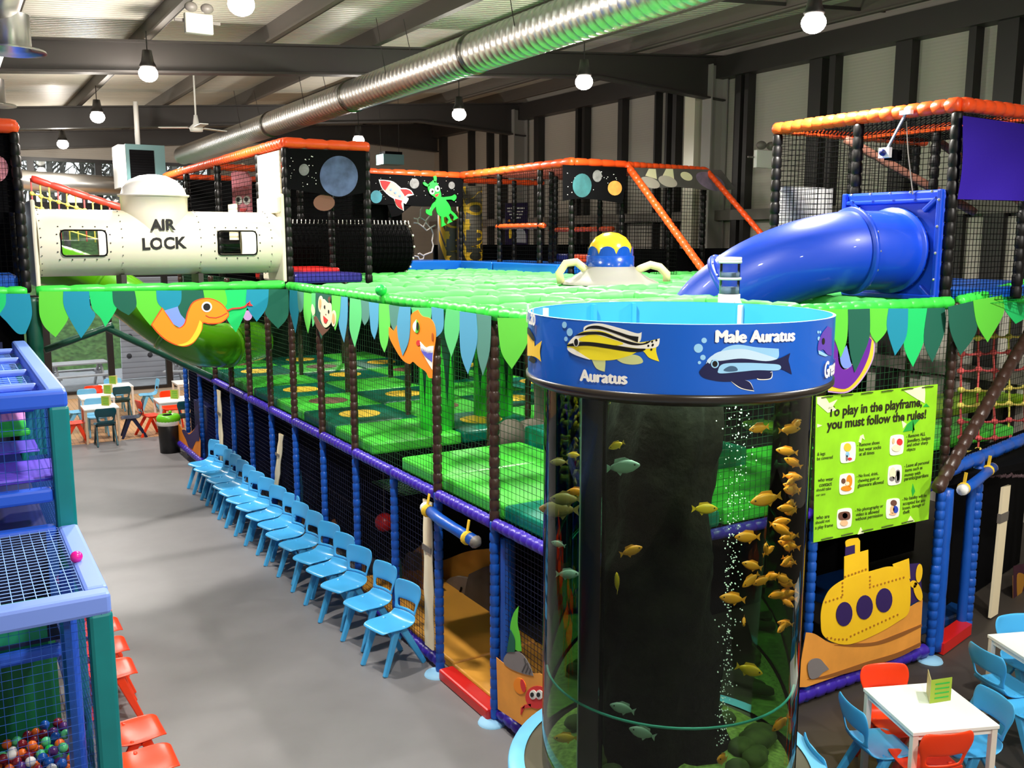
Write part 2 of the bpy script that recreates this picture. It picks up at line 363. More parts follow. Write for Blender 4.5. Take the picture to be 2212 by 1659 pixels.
picnic(6.3,28.6,'grey wooden picnic table outside in front of the climbing wall',-.4)
# ================================================================ DUCTS AND CEILING EQUIPMENT
galv=M('galvanised',(226,224,220),.34,metal=1)
g=G();pts=[];R=[];y=-1.
while y<25.2:
    for dy,r in((0,.2285),(.014,.2285),(.02,.225),(.118,.225)): pts.append((5.5,y+dy,6.36));R.append(r)
    y+=.125
g.tube(pts,R,28);t=T('air_duct','long shiny silver spiral duct running down the hall','duct',(5.5,12,6.13))
mk('spiral_pipe',g,galv,t,True)
for y in(3.,8.6,11.9,15.2,19):
    mk('hanger_wire',G().thread(Vector((5.28,y,6.4)),Vector((5.2,y+.1,roofz(5.2))),.006).thread(Vector((5.72,y,6.4)),Vector((5.6,y+.1,roofz(5.6))),.006),steel,t)
for y in(5.2,9.8,13.6,17.6): mk('joint_band',G().tube([(5.5,y,6.36),(5.5,y+.07,6.36)],.243,28),M('band_steel',(120,118,112),.3,1),t,True)
g=G().tube([(.62,-2,6.42),(.62,25,6.42)],.21,24)
t=T('air_duct','silver duct at the left edge with two drop outlets','duct',(.62,10,6.2));mk('pipe',g,galv,t,True)
for y in(10.2,14.3,18.4):
    mk('outlet',G().lathe((.72,y,5.95),[(.3,0),(.29,.02),(.17,.03),(.17,.34)],24),galv,t,True)
g=G().tube([(-.5,25.4,5.72),(1.5,25.3,5.66),(2.0,25.25,5.6),(4.2,25.2,5.52)],.24,20);mk('air_duct',g,galv,smooth=True,label='silver horizontal duct along the far windows',cat='duct')
teal=M('heater_enamel',(86,122,124),.4)
a=hit(256,312,PY(20));b=hit(360,402,PY(20))
t=T('unit_heater','grey-green hanging warm-air heater with black louvre','heater',((a.x+b.x)/2,20.3,b.z))
mk('casing',G().bb((a.x+.12,20,b.z),(b.x,20.8,a.z+.02)),teal,t);mk('side_panel',G().bb((a.x-.02,19.98,b.z-.05),(a.x+.115,20.7,a.z)),white,t)
g=G()
for k in range(10): g.box((a.x+.42,19.985,b.z+.17+k*.05),(.44,.02,.03))
g.bb((a.x+.19,19.985,b.z+.1),(a.x+.65,20,b.z+.69));mk('louvre',g,blackm,t)
mk('flue',G().tube([((a.x+b.x)/2,20.4,a.z),((a.x+b.x)/2,20.4,roofz(3))],.05,10),white,t,True)
c=hit(848,343,PY(19.5));t=T('unit_heater','small teal hanging box right of the moon tower','heater',(c.x,19.5,c.z-.2))
mk('casing',G().bb((c.x-.22,19.5,c.z-.12),(c.x+.28,19.9,c.z+.1)),teal,t);mk('top_grille',G().bb((c.x-.18,19.5,c.z+.1),(c.x+.24,19.8,c.z+.16)),blackm,t)
for s_ in(-.2,.25): mk('cable',G().thread(Vector((c.x+s_,19.7,c.z+.1)),Vector((c.x+s_,19.7,roofz(c.x))),.006),steel,t)
def emer(px,py,pl,lab,s_=1,bm_=None):
    c=hit(px,py,pl);t=T('emergency_light',lab,'emergency light',tuple(c));mk('box',G().box(c,(.28*s_,.08,.2*s_)),bm_ or M('fitting_grey',(176,172,160),.5),t,bevel=.01)
    for k in(-1,1):
        mk('lamp_head',G().ball(c+Vector((k*.08*s_,-.05,.15*s_)),.055*s_,12,8,(1.2,1,.9)),steelg,t,True)
    mk('bracket',G().box(c+Vector((0,.04,.03)),(.46*s_,.03,.03)),steelg,t)
emer(429,52,PY(10.2),'white twin-head emergency light hanging under the roof')
emer(1650,344,PX(13.1),'white twin-head emergency light on the right wall rail',1.6,white)
c=hit(424,276,PY(16));t=T('ceiling_fan','white ceiling fan on a long rod','fan',tuple(c))
mk('rod',G().tube([c,(c.x,16,roofz(c.x))],.015,8),white,t);mk('motor',G().lathe(c,[(0,-.07),(.1,-.06),(.11,0),(.05,.06),(.03,.2),(0,.2)],16),white,t,True)
for k in range(3):
    a=k*2.094+.5;mk('blade',G().bar(c+Vector((math.cos(a)*.12,math.sin(a)*.12,0)),c+Vector((math.cos(a)*.6,math.sin(a)*.6,.0)),.13,.012),white,t)
# ================================================================ PLAY FRAME
z1,z2,z3=1.83,3.61,5.45
X0,Y0=3.86,5.43
NY=[5.45,6.61,7.68,8.7,9.76,10.83,11.9,12.95,14.0,15.06,16.12,17.3,18.5]
pf=T('play_frame','large two-storey soft play frame, brown posts above blue ones','play frame',(X0,Y0,0))
def post(x,y,a,b,m,par,r=.047,seg=.095,n=8,name='post'): return mk(name,G().pad((x,y,a),(x,y,b),r,seg,n),m,par,True)
def rail(p,q,m,par,r=.05,seg=.13,n=8,name='rail'): return mk(name,G().pad(p,q,r,seg,n),m,par,True)
for i,y in enumerate(NY):
    if i!=3: post(X0,y,z1,z2,brown,pf)
    post(X0,y,0.02,z1,bluev,pf,.045)
for x in(5.1,6.45,8.3):
    post(x,5.4,z1,z2,brown,pf);post(x,5.4,0.02,z1,bluev,pf,.05 if x>8 else .042)
# inner posts
for i in range(1,7):
    for j in range(0,11):
        if (i+j)%2 or j in(0,): continue
        x=X0+1.167*i
        if x>8.2 and j<2: continue
        post(x,NY[j],z1,z2,brown,pf,.04,.16,6)
for j in range(2,11,2): post(8.8,NY[j]+.5,z1,z2,brown,pf,.045,.2,6)
# rails
for i in range(11):
    a,b=NY[i],NY[i+1]
    rail((X0-.01,a+.03,z1-.02),(X0-.01,b-.03,z1-.02),purple,pf,.055,.09,10)
    if i not in(1,): rail((X0+.03,a+.03,.08),(X0+.03,b-.03,.08),purple,pf,.055,.12,8)
for i in range(6):
    rail((X0-.02,NY[i]+.02,z2),(X0-.02,NY[i+1]-.02,z2),greenv,pf,.062,.16,10)
rail((X0+.03,5.4,z2),(8.22,5.4,z2),greenv,pf,.062,.16,10)
rail((X0+.03,5.4,z1-.02),(8.22,5.4,z1-.02),purple,pf,.05,.12,8)
rail((X0+.03,5.4,.09),(8.22,5.4,.09),purple,pf,.07,.14,8)
rail(WP0+WD*.08+Vector((0,0,z2)),WP0+WD*3.0+Vector((0,0,z2+.18)),greenv,pf,.062,.16,10)
rail(WP0+WD*.08+Vector((0,0,z1+.1)),WP0+WD*3.0+Vector((0,0,z1+.1)),bluev,pf,.07,.3,8)
roofp=M('roof_pipe_green',(96,216,104),.55,bump=.1,bs=12,spec=.3)
for j in range(1,10):
    y=NY[j]
    xe=11.7 if y<12.4 else 8.7
    xs=X0+.05 if y<11.8 else 5.1
    rail((xs,y,z2),(xe,y,z2),roofp,pf,.075,.3,8,'roof_rail')
    if j<6: rail((xs,y+.53,z2-.03),(xe,y+.53,z2-.03),roofp,pf,.06,.3,8,'roof_rail')
for i in range(1,7):
    x=X0+1.167*i;rail((x,5.45,z2),(x,16. if x<8.8 and x>5.1 else 11.8 if x<5.1 else 12.4,z2),roofp,pf,.065,.3,8,'roof_rail')
g=G().net((X0,5.43,z2-.03),(7.9,0,0),(0,6.4,0),.09,.004);g.net((5.1,11.85,z2-.03),(3.7,0,0),(0,4.3,0),.1,.004)
mk('roof_net',g,netlg,pf)
# front nets
g=G().net((X0+.02,Y0,z1),(0,NY[-1]-Y0,0),(0,0,z2-z1),.062,.0026);mk('side_net',g,netgr,pf)
g=G()
g.net((X0+.02,NY[2],.1),(0,NY[-1]-NY[2],0),(0,0,z1-.1),.062,.0026).net((X0+.02,NY[0],.1),(0,1.167,0),(0,0,z1-.1),.05,.0026);mk('lower_net',g,netblk,pf)
g=G().net((X0,5.42,z1),(4.4,0,0),(0,0,z2-z1),.062,.0026);mk('end_net',g,netgr,pf)
g=G().net(WP0+Vector((0,0,z1)),WD*2.9,Vector((0,0,z2-z1)),.07,.0022);mk('end_net',g,netbk,pf)
g=G().net((6.25,10.4,z1),(0,2.8,0),(0,0,z2-z1),.07,.0035);mk('inner_net',g,M('bright_green_net',(16,130,50),.8),pf)
bxs('darkening_sheet',[((7.45,9.3,z1+.3),(7.48,13.2,z2-.15)),((8.55,8.3,z1),(8.58,12.4,z2-.3))],blackm,pf)  # black sheets added behind the nets to darken the upper level
# decks, and black sheets standing in for the gloom inside the frame
bxs('deck',[((X0+.06,5.5,z1-.1),(10.5,8.7,z1-.02)),((X0+.06,9.45,z1-.1),(10.5,19.6,z1-.02))],blackm,pf)
bxs('darkening_sheet',[((5.35,7.9,.02),(5.38,19.6,z1-.12)),((X0+.3,19.6,.02),(7,19.63,z2)),((9.9,7.6,.02),(9.93,19.6,z2-.4))],blackm,pf)
bxs('darkening_sheet',[((7.2,13.2,z1),(7.23,19.6,z2-.12)),((X0+.5,17.6,z1),(7.2,17.63,z2-.1)),((6.2,13.2,z1),(7.2,13.23,z2-.3))],blackm,pf)
for t0,t1 in((1.02,3.6),):
    q=[WP0+WD*t-WN*.35 for t in(t0,t1)];mk('darkening_sheet',G().slab([q[0]+Vector((0,0,.02)),q[1]+Vector((0,0,.02)),q[1]+Vector((0,0,z1)),q[0]+Vector((0,0,z1))],WN,.02),blackm,pf)  # added black sheet, shade of the bay right of the doorway
g=G().net((X0+.05,8.72,z1-.3),(3.4,0,0),(0,.7,0),.06,.004);mk('floor_net',g,netgr,pf)
# lower deck, foot plates, doorway
for (x,y) in((X0,NY[1]),(X0,NY[2]),(8.25,5.36)):
    mk('foot_plate',G().lathe((x-.04,y-.02,.0),[(0,.02),(.12,.02),(.13,0)],20),artlb,pf,True)
# white wraps hung on lower bays
def wrap(y,w,a,b,tilt=0,x=X0-.055):
    t=T('padded_wrap','','wrap',(x,y,a));t['label']=wl.pop(0)
    g=G();n=10
    vs=[]
    for k in range(n+1):
        z=a+(b-a)*k/n;dx=.006*math.sin(k*1.9);vs+=[(x+dx,y+tilt*(1-k/n),z),(x-dx,y+w+tilt*(1-k/n),z),(x+dx+.02,y+tilt*(1-k/n),z),(x-dx+.02,y+w+tilt*(1-k/n),z)]
    fs=[]
    for k in range(n):
        i=4*k;fs+=[(i,i+1,i+5,i+4),(i+2,i+6,i+7,i+3),(i,i+4,i+6,i+2),(i+1,i+3,i+7,i+5)]
    g.add(vs,fs);mk('cloth',g,artcr,t,True)
    mk('strap',G().bb((x-.012,y+tilt*.4-.01,a+(b-a)*.66),(x-.004,y+tilt*.4+w+.01,a+(b-a)*.7)),steelg,t)
wl=['white cloth wrap laced to the frame left of the near doorway','white cloth wrap leaning behind the middle of the blue chair row','white cloth wrap at the far end behind the blue chair row']
wrap(NY[2]+.05,.17,.22,1.72);wrap(12.3,.16,.55,1.55,.4);wrap(NY[9]+.6,.2,.45,1.7)
# posts the white near wrap
# doorway roller bar
def roller(p,q,lab):
    p=Vector(p);q=Vector(q);t=T('roller_bar',lab,'padded bar',tuple(p));mk('padding',G().tube([p,p.lerp(q,.3)+Vector((0,0,-.02)),p.lerp(q,.6)+Vector((0,0,-.01)),q],[.05,.055,.05,.055],12),bluev,t,True)
    d=(q-p).normalized()
    for k in(.06,.88):
        c=p.lerp(q,k);mk('yellow_strap',G().tube([c-d*.015+Vector((-.02,0,.0)),c+d*.015+Vector((-.02,0,0))],.062,12),arty,t,True);mk('hanger',G().bar(c+Vector((-.03,0,0)),c+Vector((0,0,.16)),.03,.01),arty,t)
    mk('end_cap',G().tube([q,q+d*.05],[.06,.03],12),steelg,t,True);mk('end_cap',G().tube([p,p-d*.05],[.06,.05],12),white,t,True)
roller((3.75,7.7,1.68),(3.75,6.75,1.62),'blue padded bar hung under the purple rail over the near doorway')
roller((8.5,5.3,1.75),(9.4,5.55,1.8),'blue padded bar with white end ball over the right doorway')
mk('doorway_padding',G().pad((X0+.07,NY[1]-.1,.02),(X0+.07,NY[1]-.1,1.7),.07,.5,8,.95),bluev,pf,True)
mk('doorway_padding',G().pad((X0+.02,NY[0]+1.167+.0-1.02,.02),(X0+.02,NY[0]+1.167-1.02,.9),.05,.5,8,.95),bluev,pf,True)
mk('doorway_padding',G().pad((8.42,5.42,.02),(8.42,5.42,1.75),.07,.5,8,.95),bluev,pf,True)
p=WP0+WD*.95
post(p.x,p.y,0.02,z1+.1,bluev,pf,.06);mk('doorway_padding',G().pad((p.x-.1,p.y,.02),(p.x-.1,p.y,1.8),.05,.5,8,.95),bluev,pf,True)
p2=WP0+WD*3.0;post(p2.x,p2.y,.02,z2+.1,bluev,pf,.05)
# red thresholds, coloured floor mats
def matbox(a,b,m,lab,rz=None,name='floor_mat',cat='mat',grp=None,bev=.02): return mk(name,G().bb(a,b),m,label=lab,cat=cat,group=grp,bevel=bev)
matbox((X0-.08,6.62,.0),(X0+.08,NY[2]-.12,.11),redv,'red threshold pad in the near doorway')
pad_o=M('ochre_vinyl',(226,160,62),.4,var=.08,vs=2)
matbox((X0+.1,5.6,.0),(4.4,7.6,.1),pad_o,'ochre floor mat just inside the near doorway')
matbox((4.42,5.6,.0),(4.95,7.6,.1),pad_o,'ochre floor mat deeper inside the near doorway')
matbox((X0+.12,7.63,.0),(4.95,10.3,.1),pad_o,'ochre floor mat against the foot of the tan and grey rock murals')
g=G();q=[WP0+WD*.12,WP0+WD*.85];g.slab([q[0]+Vector((0,-.1,.01)),q[1]+Vector((0,-.1,.01)),q[1]+Vector((0,.06,.01)),q[0]+Vector((0,.06,.01))],(0,0,1),.12);mk('floor_mat',g,redv,label='red threshold pad in the right doorway',cat='mat')
matbox((8.45,5.75,.0),(9.6,7.4,.1),M('deep_blue_vinyl',(12,60,120),.35),'dark blue floor mat inside the right doorway')
# rocks mural boards
rock=M('rock_print',(120,110,100),.7,var=.25,vs=2.5);rockd=M('rock_dark',(70,64,58),.7,var=.2,vs=3)
rk=T('rock_mural','grey cracked rock mural inside the near doorway','mural',(5.0,6.9,.1));RK=PX(5.0);cr=(840,1050,.3438)
art('ochre_wall',[(300,480,1),(380,455),(520,405),(700,390,1),(700,560,1),(540,560),(300,640,1)],cr,RK,M('ochre_cloth',(170,116,22),.8),rk,0,thick=.03)
art('rock_face',[(300,700,1),(385,600),(450,560),(545,575,1),(520,700),(470,930,1),(360,860),(300,840,1)],cr,RK,rock,rk,9,thick=.05)
art('rock_side',[(530,600,1),(545,545,1),(640,500,1),(760,470,1),(760,800,1),(640,845),(560,885),(470,930,1),(500,760)],cr,RK,rockd,rk,10,thick=.05)
art('rock_foot',[(465,940,1),(560,900),(640,850),(760,800,1),(760,1050,1),(640,1020),(570,1020,1)],cr,RK,rock,rk,11,thick=.05)
art('crack',strip([(380,740),(440,720),(460,690),(485,670),(500,625)],9),cr,RK,blackm,rk,23)
art('crack',strip([(440,720),(455,755)],7),cr,RK,blackm,rk,23)
rk=T('rock_mural','tan rock mural behind the net left of the near doorway','mural',(4.5,8.6,.05));RK2=PX(4.6);cr=(380,940,.3255)
art('tan_rock',[(1440,1250,1),(1490,900),(1540,870),(1560,800),(1650,720,1),(1700,760,1),(1700,1300,1),(1600,1400,1)],cr,RK2,M('rock_tan',(150,108,62),.7,var=.2,vs=3),rk,0,thick=.03)
art('grey_stone',[(1530,880),(1545,790),(1600,770),(1650,790,1),(1650,890,1),(1590,895)],cr,RK2,rockd,rk,9)
# lower end wall seen past the doorway: ochre curtain + weed + shell + crab
t=T('seabed_mural','ochre seabed banner with shell and crab beside the tank','banner',(X0-.06,5.8,.15))
pl=PX(X0-.06);cr=(840,1050,.3438)
art('sand',[(680,1075,1),(740,1120),(850,1170),(950,1175,1),(1200,1300,1),(1130,1700,1),(840,1500,1),(690,1400,1)],cr,pl,artsand,t,1)
art('shell',[(740,1060),(790,1025),(850,1060),(890,1120),(915,1190,1),(860,1180),(780,1150),(730,1110)],cr,pl,artg,t,2)
for k in range(3): art('shell_ridge',strip([(845+k*22,1165+k*6),(868+k*16,1115+k*16),(860+k*16,1080+k*30)],6),cr,pl,M('art_dark_grey',(84,80,80),.7),t,3)
art('crab_body',circ(940,1325,75,72),cr,pl,artr,t,2);art('claw',circ(830,1255,38,52,rot=-.3),cr,pl,arto,t,2);art('claw_gap',circ(852,1252,14,42,rot=-.2),cr,pl,artr,t,3)
for x in(915,955): art('eye',circ(x,1308,22,30),cr,pl,artw,t,3);art('pupil',circ(x-4,1308,11,15),cr,pl,artk,t,4)
for k in range(3): art('crab_leg',strip([(900,1370+k*8),(860-k*10,1375+k*8),(850-k*6,1405+k*14)],8),cr,pl,artr,t,2)
art('weed',[(755,1040,1),(775,960),(770,880),(790,800),(822,752,1),(815,860),(830,940),(840,1035,1)],cr,pl,fl['lg'],t,2);art('weed_shade',[(750,1040,1),(765,950),(775,900,1),(800,960),(800,1040,1)],cr,pl,fl['dg'],t,3)
mk('ochre_curtain',G().bb((X0+.5,5.5,.9),(X0+.53,6.4,1.75)),M('ochre_cloth',(170,116,22),.8),pf)
mk('brown_curtain',G().bb((X0+.46,5.5,.1),(X0+.49,6.45,.92)),M('brown_cloth',(58,44,30),.8,var=.2),pf)
# little figures behind the row of chairs
for (px,py,h,m,lab) in((833,1010,0,0,0),): pass
for pts,m,lab in(([(1380,0)],0,0),): pass
cr=(380,940,.3255);pl=PX(X0-.0)
def cut(lab,parts,cat='cut-out'):
    t=T('sea_cutout',lab,cat,tuple(hit(cr[0]+parts[0][1][0][0]*cr[2],cr[1]+parts[0][1][0][1]*cr[2],PX(X0+.35))))
    for k,(n,p,m) in enumerate(parts): art(n,p,cr,PX(X0+.35),m,t,k+1)
cut('green and pink seaweed cut-out behind the blue chairs',[('weed',[(833,235,1),(845,340),(845,450,1),(820,450,1),(825,340)],fl['te']),('tip',[(820,455),(840,440),(862,520,1),(840,530,1)],artpk),('stem',[(830,535,1),(875,530,1),(868,620),(855,700,1),(825,700,1)],M('driftwood',(140,94,50),.8))])
cut('orange fish cut-out standing behind the blue chairs',[('body',[(1035,575),(1060,560),(1078,640),(1070,665,1),(1050,640)],arto),('mouth',[(1060,640,1),(1080,640,1),(1078,670,1)],artr)])
cut('red crab cut-out peeping over a blue chair back',[('body',circ(908,680,24,26),artr),('eye',circ(905,685,9),artw),('eye',circ(920,690,8),artw),('pupil',circ(906,687,4),artk),('pupil',circ(921,692,4),artk)])
cut('brown rock cut-out with a cave between the nearer blue chairs',[('rock',[(1180,1010,1),(1200,780),(1240,800),(1260,900),(1240,1000,1)],M('driftwood',(140,94,50),.8)),('hole',circ(1215,920,22,46),artbr)])
cut('tall green weed cut-out behind the nearest blue chairs',[('weed',[(1460,1080,1),(1462,900),(1490,820,1),(1505,900),(1500,1040,1)],fl['dg']),('leaf',[(1462,930,1),(1470,840),(1490,822,1),(1475,900)],fl['lg'])])
# ---------------------------------------------------------------- green soft tiles on the first deck
lgm=M('lime_pad',(80,214,66),.35);dgm=M('teal_pad',(0,104,82),.35);tealpad=M('sea_pad',(0,134,112),.35)
def tile(x,y,w,d,m,lab,z=z1,h=.13):
    return mk('soft_tile',G().bb((x+.01,y+.01,z-.015),(x+w-.01,y+d-.01,z+h)),m,label=lab,cat='soft tile',bevel=.03,group='soft tiles on the first deck')
rows=['nearest the gap','second from the gap','third from the gap','fourth from the gap','fifth from the gap','sixth from the gap','seventh from the gap']
cols=['against the outer net','one in from the outer net','two in from the outer net','innermost']
for j in range(7):
    for i in range(4):
        lt=(i+j)%2==0;o=tile(X0+.07+1.167*i,9.46+1.167*j,1.167,1.167,lgm if lt else dgm,('lime' if lt else 'dark green')+' soft floor tile, row '+rows[j]+', '+cols[i])
        if not lt or (i+j)%4==2:
            cx,cy=X0+.65+1.167*i,10.05+1.167*j
            mk('tile_circle',G().lathe((cx,cy,z1+.13),[(.27,.0),(.27,.004),(0,.005)],24),arty if not lt else artbr,o)  # yellow and brown circles, part of the tile pattern
tile(X0+.07,7.75,1.5,.95,lgm,'lime soft floor tile at the near side of the gap');tile(X0+.07,6.6,1.5,1.15,lgm,'lime soft floor tile above the near doorway')
tile(X0+.07,5.5,1.5,1.1,tealpad,'sea green soft floor tile at the near corner by the tank')
tile(5.45,6.6,1.4,2.1,tealpad,'raised sea green soft block behind the near lime tiles',h=.3);tile(5.45,5.5,1.4,1.1,lgm,'lime soft floor tile behind the fish tank')
tile(6.87,5.5,1.3,1.6,lgm,'lime soft floor tile above the rules banner')
tile(8.5,6.3,2.6,.8,lgm,'lime soft block behind the rope net on the right',h=.12)
a_=hit(2030,902,PY(7.4));b_=hit(2290,848,PY(7.4));tile(8.45,7.4,b_.x-8.4,.9,M('yellow_green_pad',(150,200,30),.4),'yellow green soft shelf high behind the rope net',z=a_.z,h=b_.z-a_.z)
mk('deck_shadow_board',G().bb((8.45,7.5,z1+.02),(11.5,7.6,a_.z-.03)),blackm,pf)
t=T('punch_ball','dim red ball hanging behind the dark net above the chair row','ball',tuple(hit(830,1128,PX(4.5))));c_=hit(830,1128,PX(4.5))
mk('ball',G().ball(c_,.12,16,10),redv,t,True);mk('cord',G().tube([c_,(c_.x,c_.y,z1-.1)],.008,5),steelg,t)
# jungle pillars
leafd=M('leaf_dark',(2,66,44),.5);leafl=M('leaf_light',(40,190,40),.5,var=.2,vs=10)
def pillar(x,y,r,lab,kind):
    t=T('padded_pillar',lab,'pillar',(x,y,z1))
    if kind=='leaf':
        mk('core',G().lathe((x,y,z1),[(r,.13),(r,1.75)],28),leafd,t,True);g=G();n=9
        for k in range(n):
            a0=2*PI*k/n;a1=2*PI*(k+1)/n;am=(a0+a1)/2;h=random.uniform(.95,1.25);R=r+.008;vs=[]
            for i in range(7):
                f=i/6;zz=.13+h*f;w=(1-f**1.6)*(a1-a0)/2*1.12;vs+=[(x+R*math.cos(am-w),y+R*math.sin(am-w),z1+zz),(x+(R+.004)*math.cos(am),y+(R+.004)*math.sin(am),z1+zz),(x+R*math.cos(am+w),y+R*math.sin(am+w),z1+zz)]
            g.add(vs,[(3*i+c,3*i+c+1,3*i+c+4,3*i+c+3) for i in range(6) for c in(0,1)])
        mk('grass_blades',g,leafl,t)
    else:
        g=G();g.lathe((x,y,z1),[(r*random.uniform(.9,1.1),.0+k*.12) for k in range(15)],14);mk('stone_skin',g,rock,t,True)
pillar(4.95,9.85,.2,'green pillar printed with grass blades on the lime tile','leaf');pillar(6.0,10.3,.25,'wider green grass-print pillar beyond the gap','leaf')
pillar(6.2,9.4,.13,'thin grey stone-print pillar beside the wider green pillar','st');pillar(6.9,8.4,.3,'thick grey stone-print pillar behind the tank edge','st')
t=T('boulder','grey soft boulder beyond the floor gap','boulder',(5.9,9.1,z1))
mk('stone',G().ball((5.85,9.1,z1+.12),.22,12,8,(1.2,1,.7)),rock,t,True);mk('stone',G().ball((5.55,9.12,z1+.1),.2,12,8),rock,t,True)
# ================================================================ FAR BAYS
matbox((X0+.1,17.35,.0),(X0+1.4,18.4,1.15),navy,'dark blue soft platform at the far end of the frame',name='soft_platform',cat='platform')
t=T('treasure_mural','orange and purple drip mural at the far foot of the frame','banner',(X0-.1,18.2,.1))
pl=PX(X0-.09);cr=(380,780,.19289)
art('ground',[(20,650,1),(60,740),(120,800),(180,790),(240,720,1),(280,900,1),(278,1110,1),(150,1030,1),(40,910,1)],cr,pl,arto,t,1)
art('drip',[(75,780),(110,770),(150,820),(200,780),(250,700,1),(270,880),(230,900),(190,985,1),(150,960),(120,880)],cr,pl,artn,t,2)
mk('purple_edge',G().pad(hit(380+45*.193,780+920*.193,PX(X0-.1)),hit(380+290*.193,780+1125*.193,PX(X0-.1)),.06,.15,8),purple,t,True)
# dark green braces under the bridge
for (a,b) in(((95,757),(245,702)),((225,706),(460,816))):
    p=hit(a[0],a[1],PY(16.2));q=hit(b[0],b[1],PY(16.2));mk('brace',G().pad(p,q,.055,.3,8,.95),dgreenv,pf,True)
# green tube slide
gslide=M('lime_slide',(70,140,10),.25,coat=.3)
pts=[hit(*q) for q in((60,560,PY(15.2)),(170,590,PY(15)),(270,640,PY(14.6)),(350,700,PY(14.3)),(430,745,PY(14.2)),(500,745,PY(14.6)),(560,735,PY(15.2)))]
sm=[]
for i in range(len(pts)-1):
    p0=pts[max(i-1,0)];p1=pts[i];p2=pts[i+1];p3=pts[min(i+2,len(pts)-1)]
    for k in range(5):
        u=k/5;sm.append(.5*((2*p1)+(p2-p0)*u+(2*p0-5*p1+4*p2-p3)*u*u+(3*p1-p0-3*p2+p3)*u**3))
t=T('tube_slide','lime green tube slide winding down under the air lock bridge','slide',tuple(sm[0]))
mk('tube',G().tube(sm,.32,24),gslide,t,True)
for k in(8,16,24): 
    d=(sm[k+1]-sm[k]).normalized();mk('flange',G().tube([sm[k]-d*.03,sm[k]+d*.03],.35,24),gslide,t,True)
# ================================================================ BUNTING
LN={'lg':'lime','te':'teal','mg':'mint','dg':'dark green','sb':'sky blue','mi':'pale green','gy':'grey green','gg':'grass green'}
def flags(t,cr,pl,L,lay=1):
    for i,(c,p) in enumerate(L): art('flag',p,cr,pl,fl[c],t,lay+(i%2)*.8,label=LN[c]+' flag')
BY=PY(11.79)
cr=(0,380,.2893)
t=T('bunting_banner','leaf-shaped bunting with orange snake hung under the air lock bridge','bunting',tuple(hit(340,650,BY)))
flags(t,cr,BY,[('te',[(40,880,1),(222,880,1),(238,1040),(190,1178,1),(130,1175),(50,1090),(-10,1020),(10,950)]),('mg',[(-60,870,1),(44,880,1),(40,960),(0,1025,1),(-50,980)]),
('lg',[(290,862,1),(474,862,1),(480,960),(510,1060),(415,1205,1),(335,1130),(298,1050),(290,960)]),
('te',[(472,862,1),(665,862,1),(674,980),(708,1050),(605,1212,1),(555,1130),(500,1030),(472,950)]),
('mg',[(663,862,1),(840,862,1),(847,930),(872,985),(785,1128,1),(750,1060),(690,990)]),
('dg',[(838,860,1),(1005,860,1),(1017,970),(960,1040,1),(890,1000),(848,950)]),
('lg',[(1003,858,1),(1168,858,1),(1178,940),(1214,990),(1125,1120,1),(1060,1040),(1012,960)]),
('te',[(1165,856,1),(1354,856,1),(1345,950),(1270,1030,1),(1200,975),(1172,930)]),
('dg',[(1352,854,1),(1518,854,1),(1530,930),(1440,1010),(1375,1085,1),(1330,1000),(1345,930)]),
('lg',[(1515,853,1),(1678,852,1),(1690,960),(1600,1040,1),(1540,960)]),
('mg',[(1676,852,1),(1843,848,1),(1850,960),(1800,1090),(1760,1168,1),(1700,1080),(1672,1000)]),
('te',[(1841,848,1),(2005,846,1),(1990,980),(1915,1088,1),(1860,1010),(1835,950)]),
('dg',[(2002,846,1),(2152,846,1),(2150,1040),(2075,1140,1),(2000,1060),(1978,1000)])])
art('lilac_patch',[(1225,1005,1),(1325,975,1),(1345,1030),(1385,1085),(1345,1135,1),(1285,1100),(1245,1050)],cr,BY,artl,t,3)
art('snake_outline',[(1207,980,1),(1250,1040),(1315,1128),(1370,1105),(1398,1010),(1445,935),(1550,910),(1645,945),(1705,1020),(1695,1062),(1640,1100),(1560,1106),(1515,1100),(1505,1150),(1445,1245),(1360,1275),(1250,1236),(1175,1175),(1125,1112,1)],cr,BY,M('snake_edge',(232,80,20),.7),t,3.5)
art('snake_body',[(1212,990,1),(1250,1053),(1318,1136),(1378,1109),(1406,1012),(1450,943),(1550,918),(1640,952),(1698,1020),(1688,1058),(1640,1092),(1560,1098),(1508,1092),(1498,1148),(1440,1238),(1360,1268),(1255,1230),(1182,1170),(1133,1110,1)],cr,BY,arto,t,4.5)
art('belly',[(1488,1075,1),(1506,1098,1),(1494,1165),(1440,1240),(1370,1268),(1320,1262,1),(1400,1235),(1455,1160)],cr,BY,arty,t,5.5)
art('eye',circ(1540,977,39),cr,BY,artw,t,6);art('pupil',circ(1540,977,27),cr,BY,artk,t,7)
art('smile',strip([(1532,1040),(1560,1055),(1610,1058),(1650,1045),(1690,1022)],5),cr,BY,artr,t,6)
art('tongue',strip([(1695,1005),(1730,990),(1790,985),(1825,975),(1852,948)],11)[:],cr,BY,artr,t,6);art('tongue_tip',[(1840,962,1),(1862,932,1),(1866,952,1),(1886,968,1),(1858,970,1)],cr,BY,artr,t,6)
art('pink_dot',circ(1848,1042,34,38),cr,BY,M('art_mauve',(200,160,216),.7),t,.5)
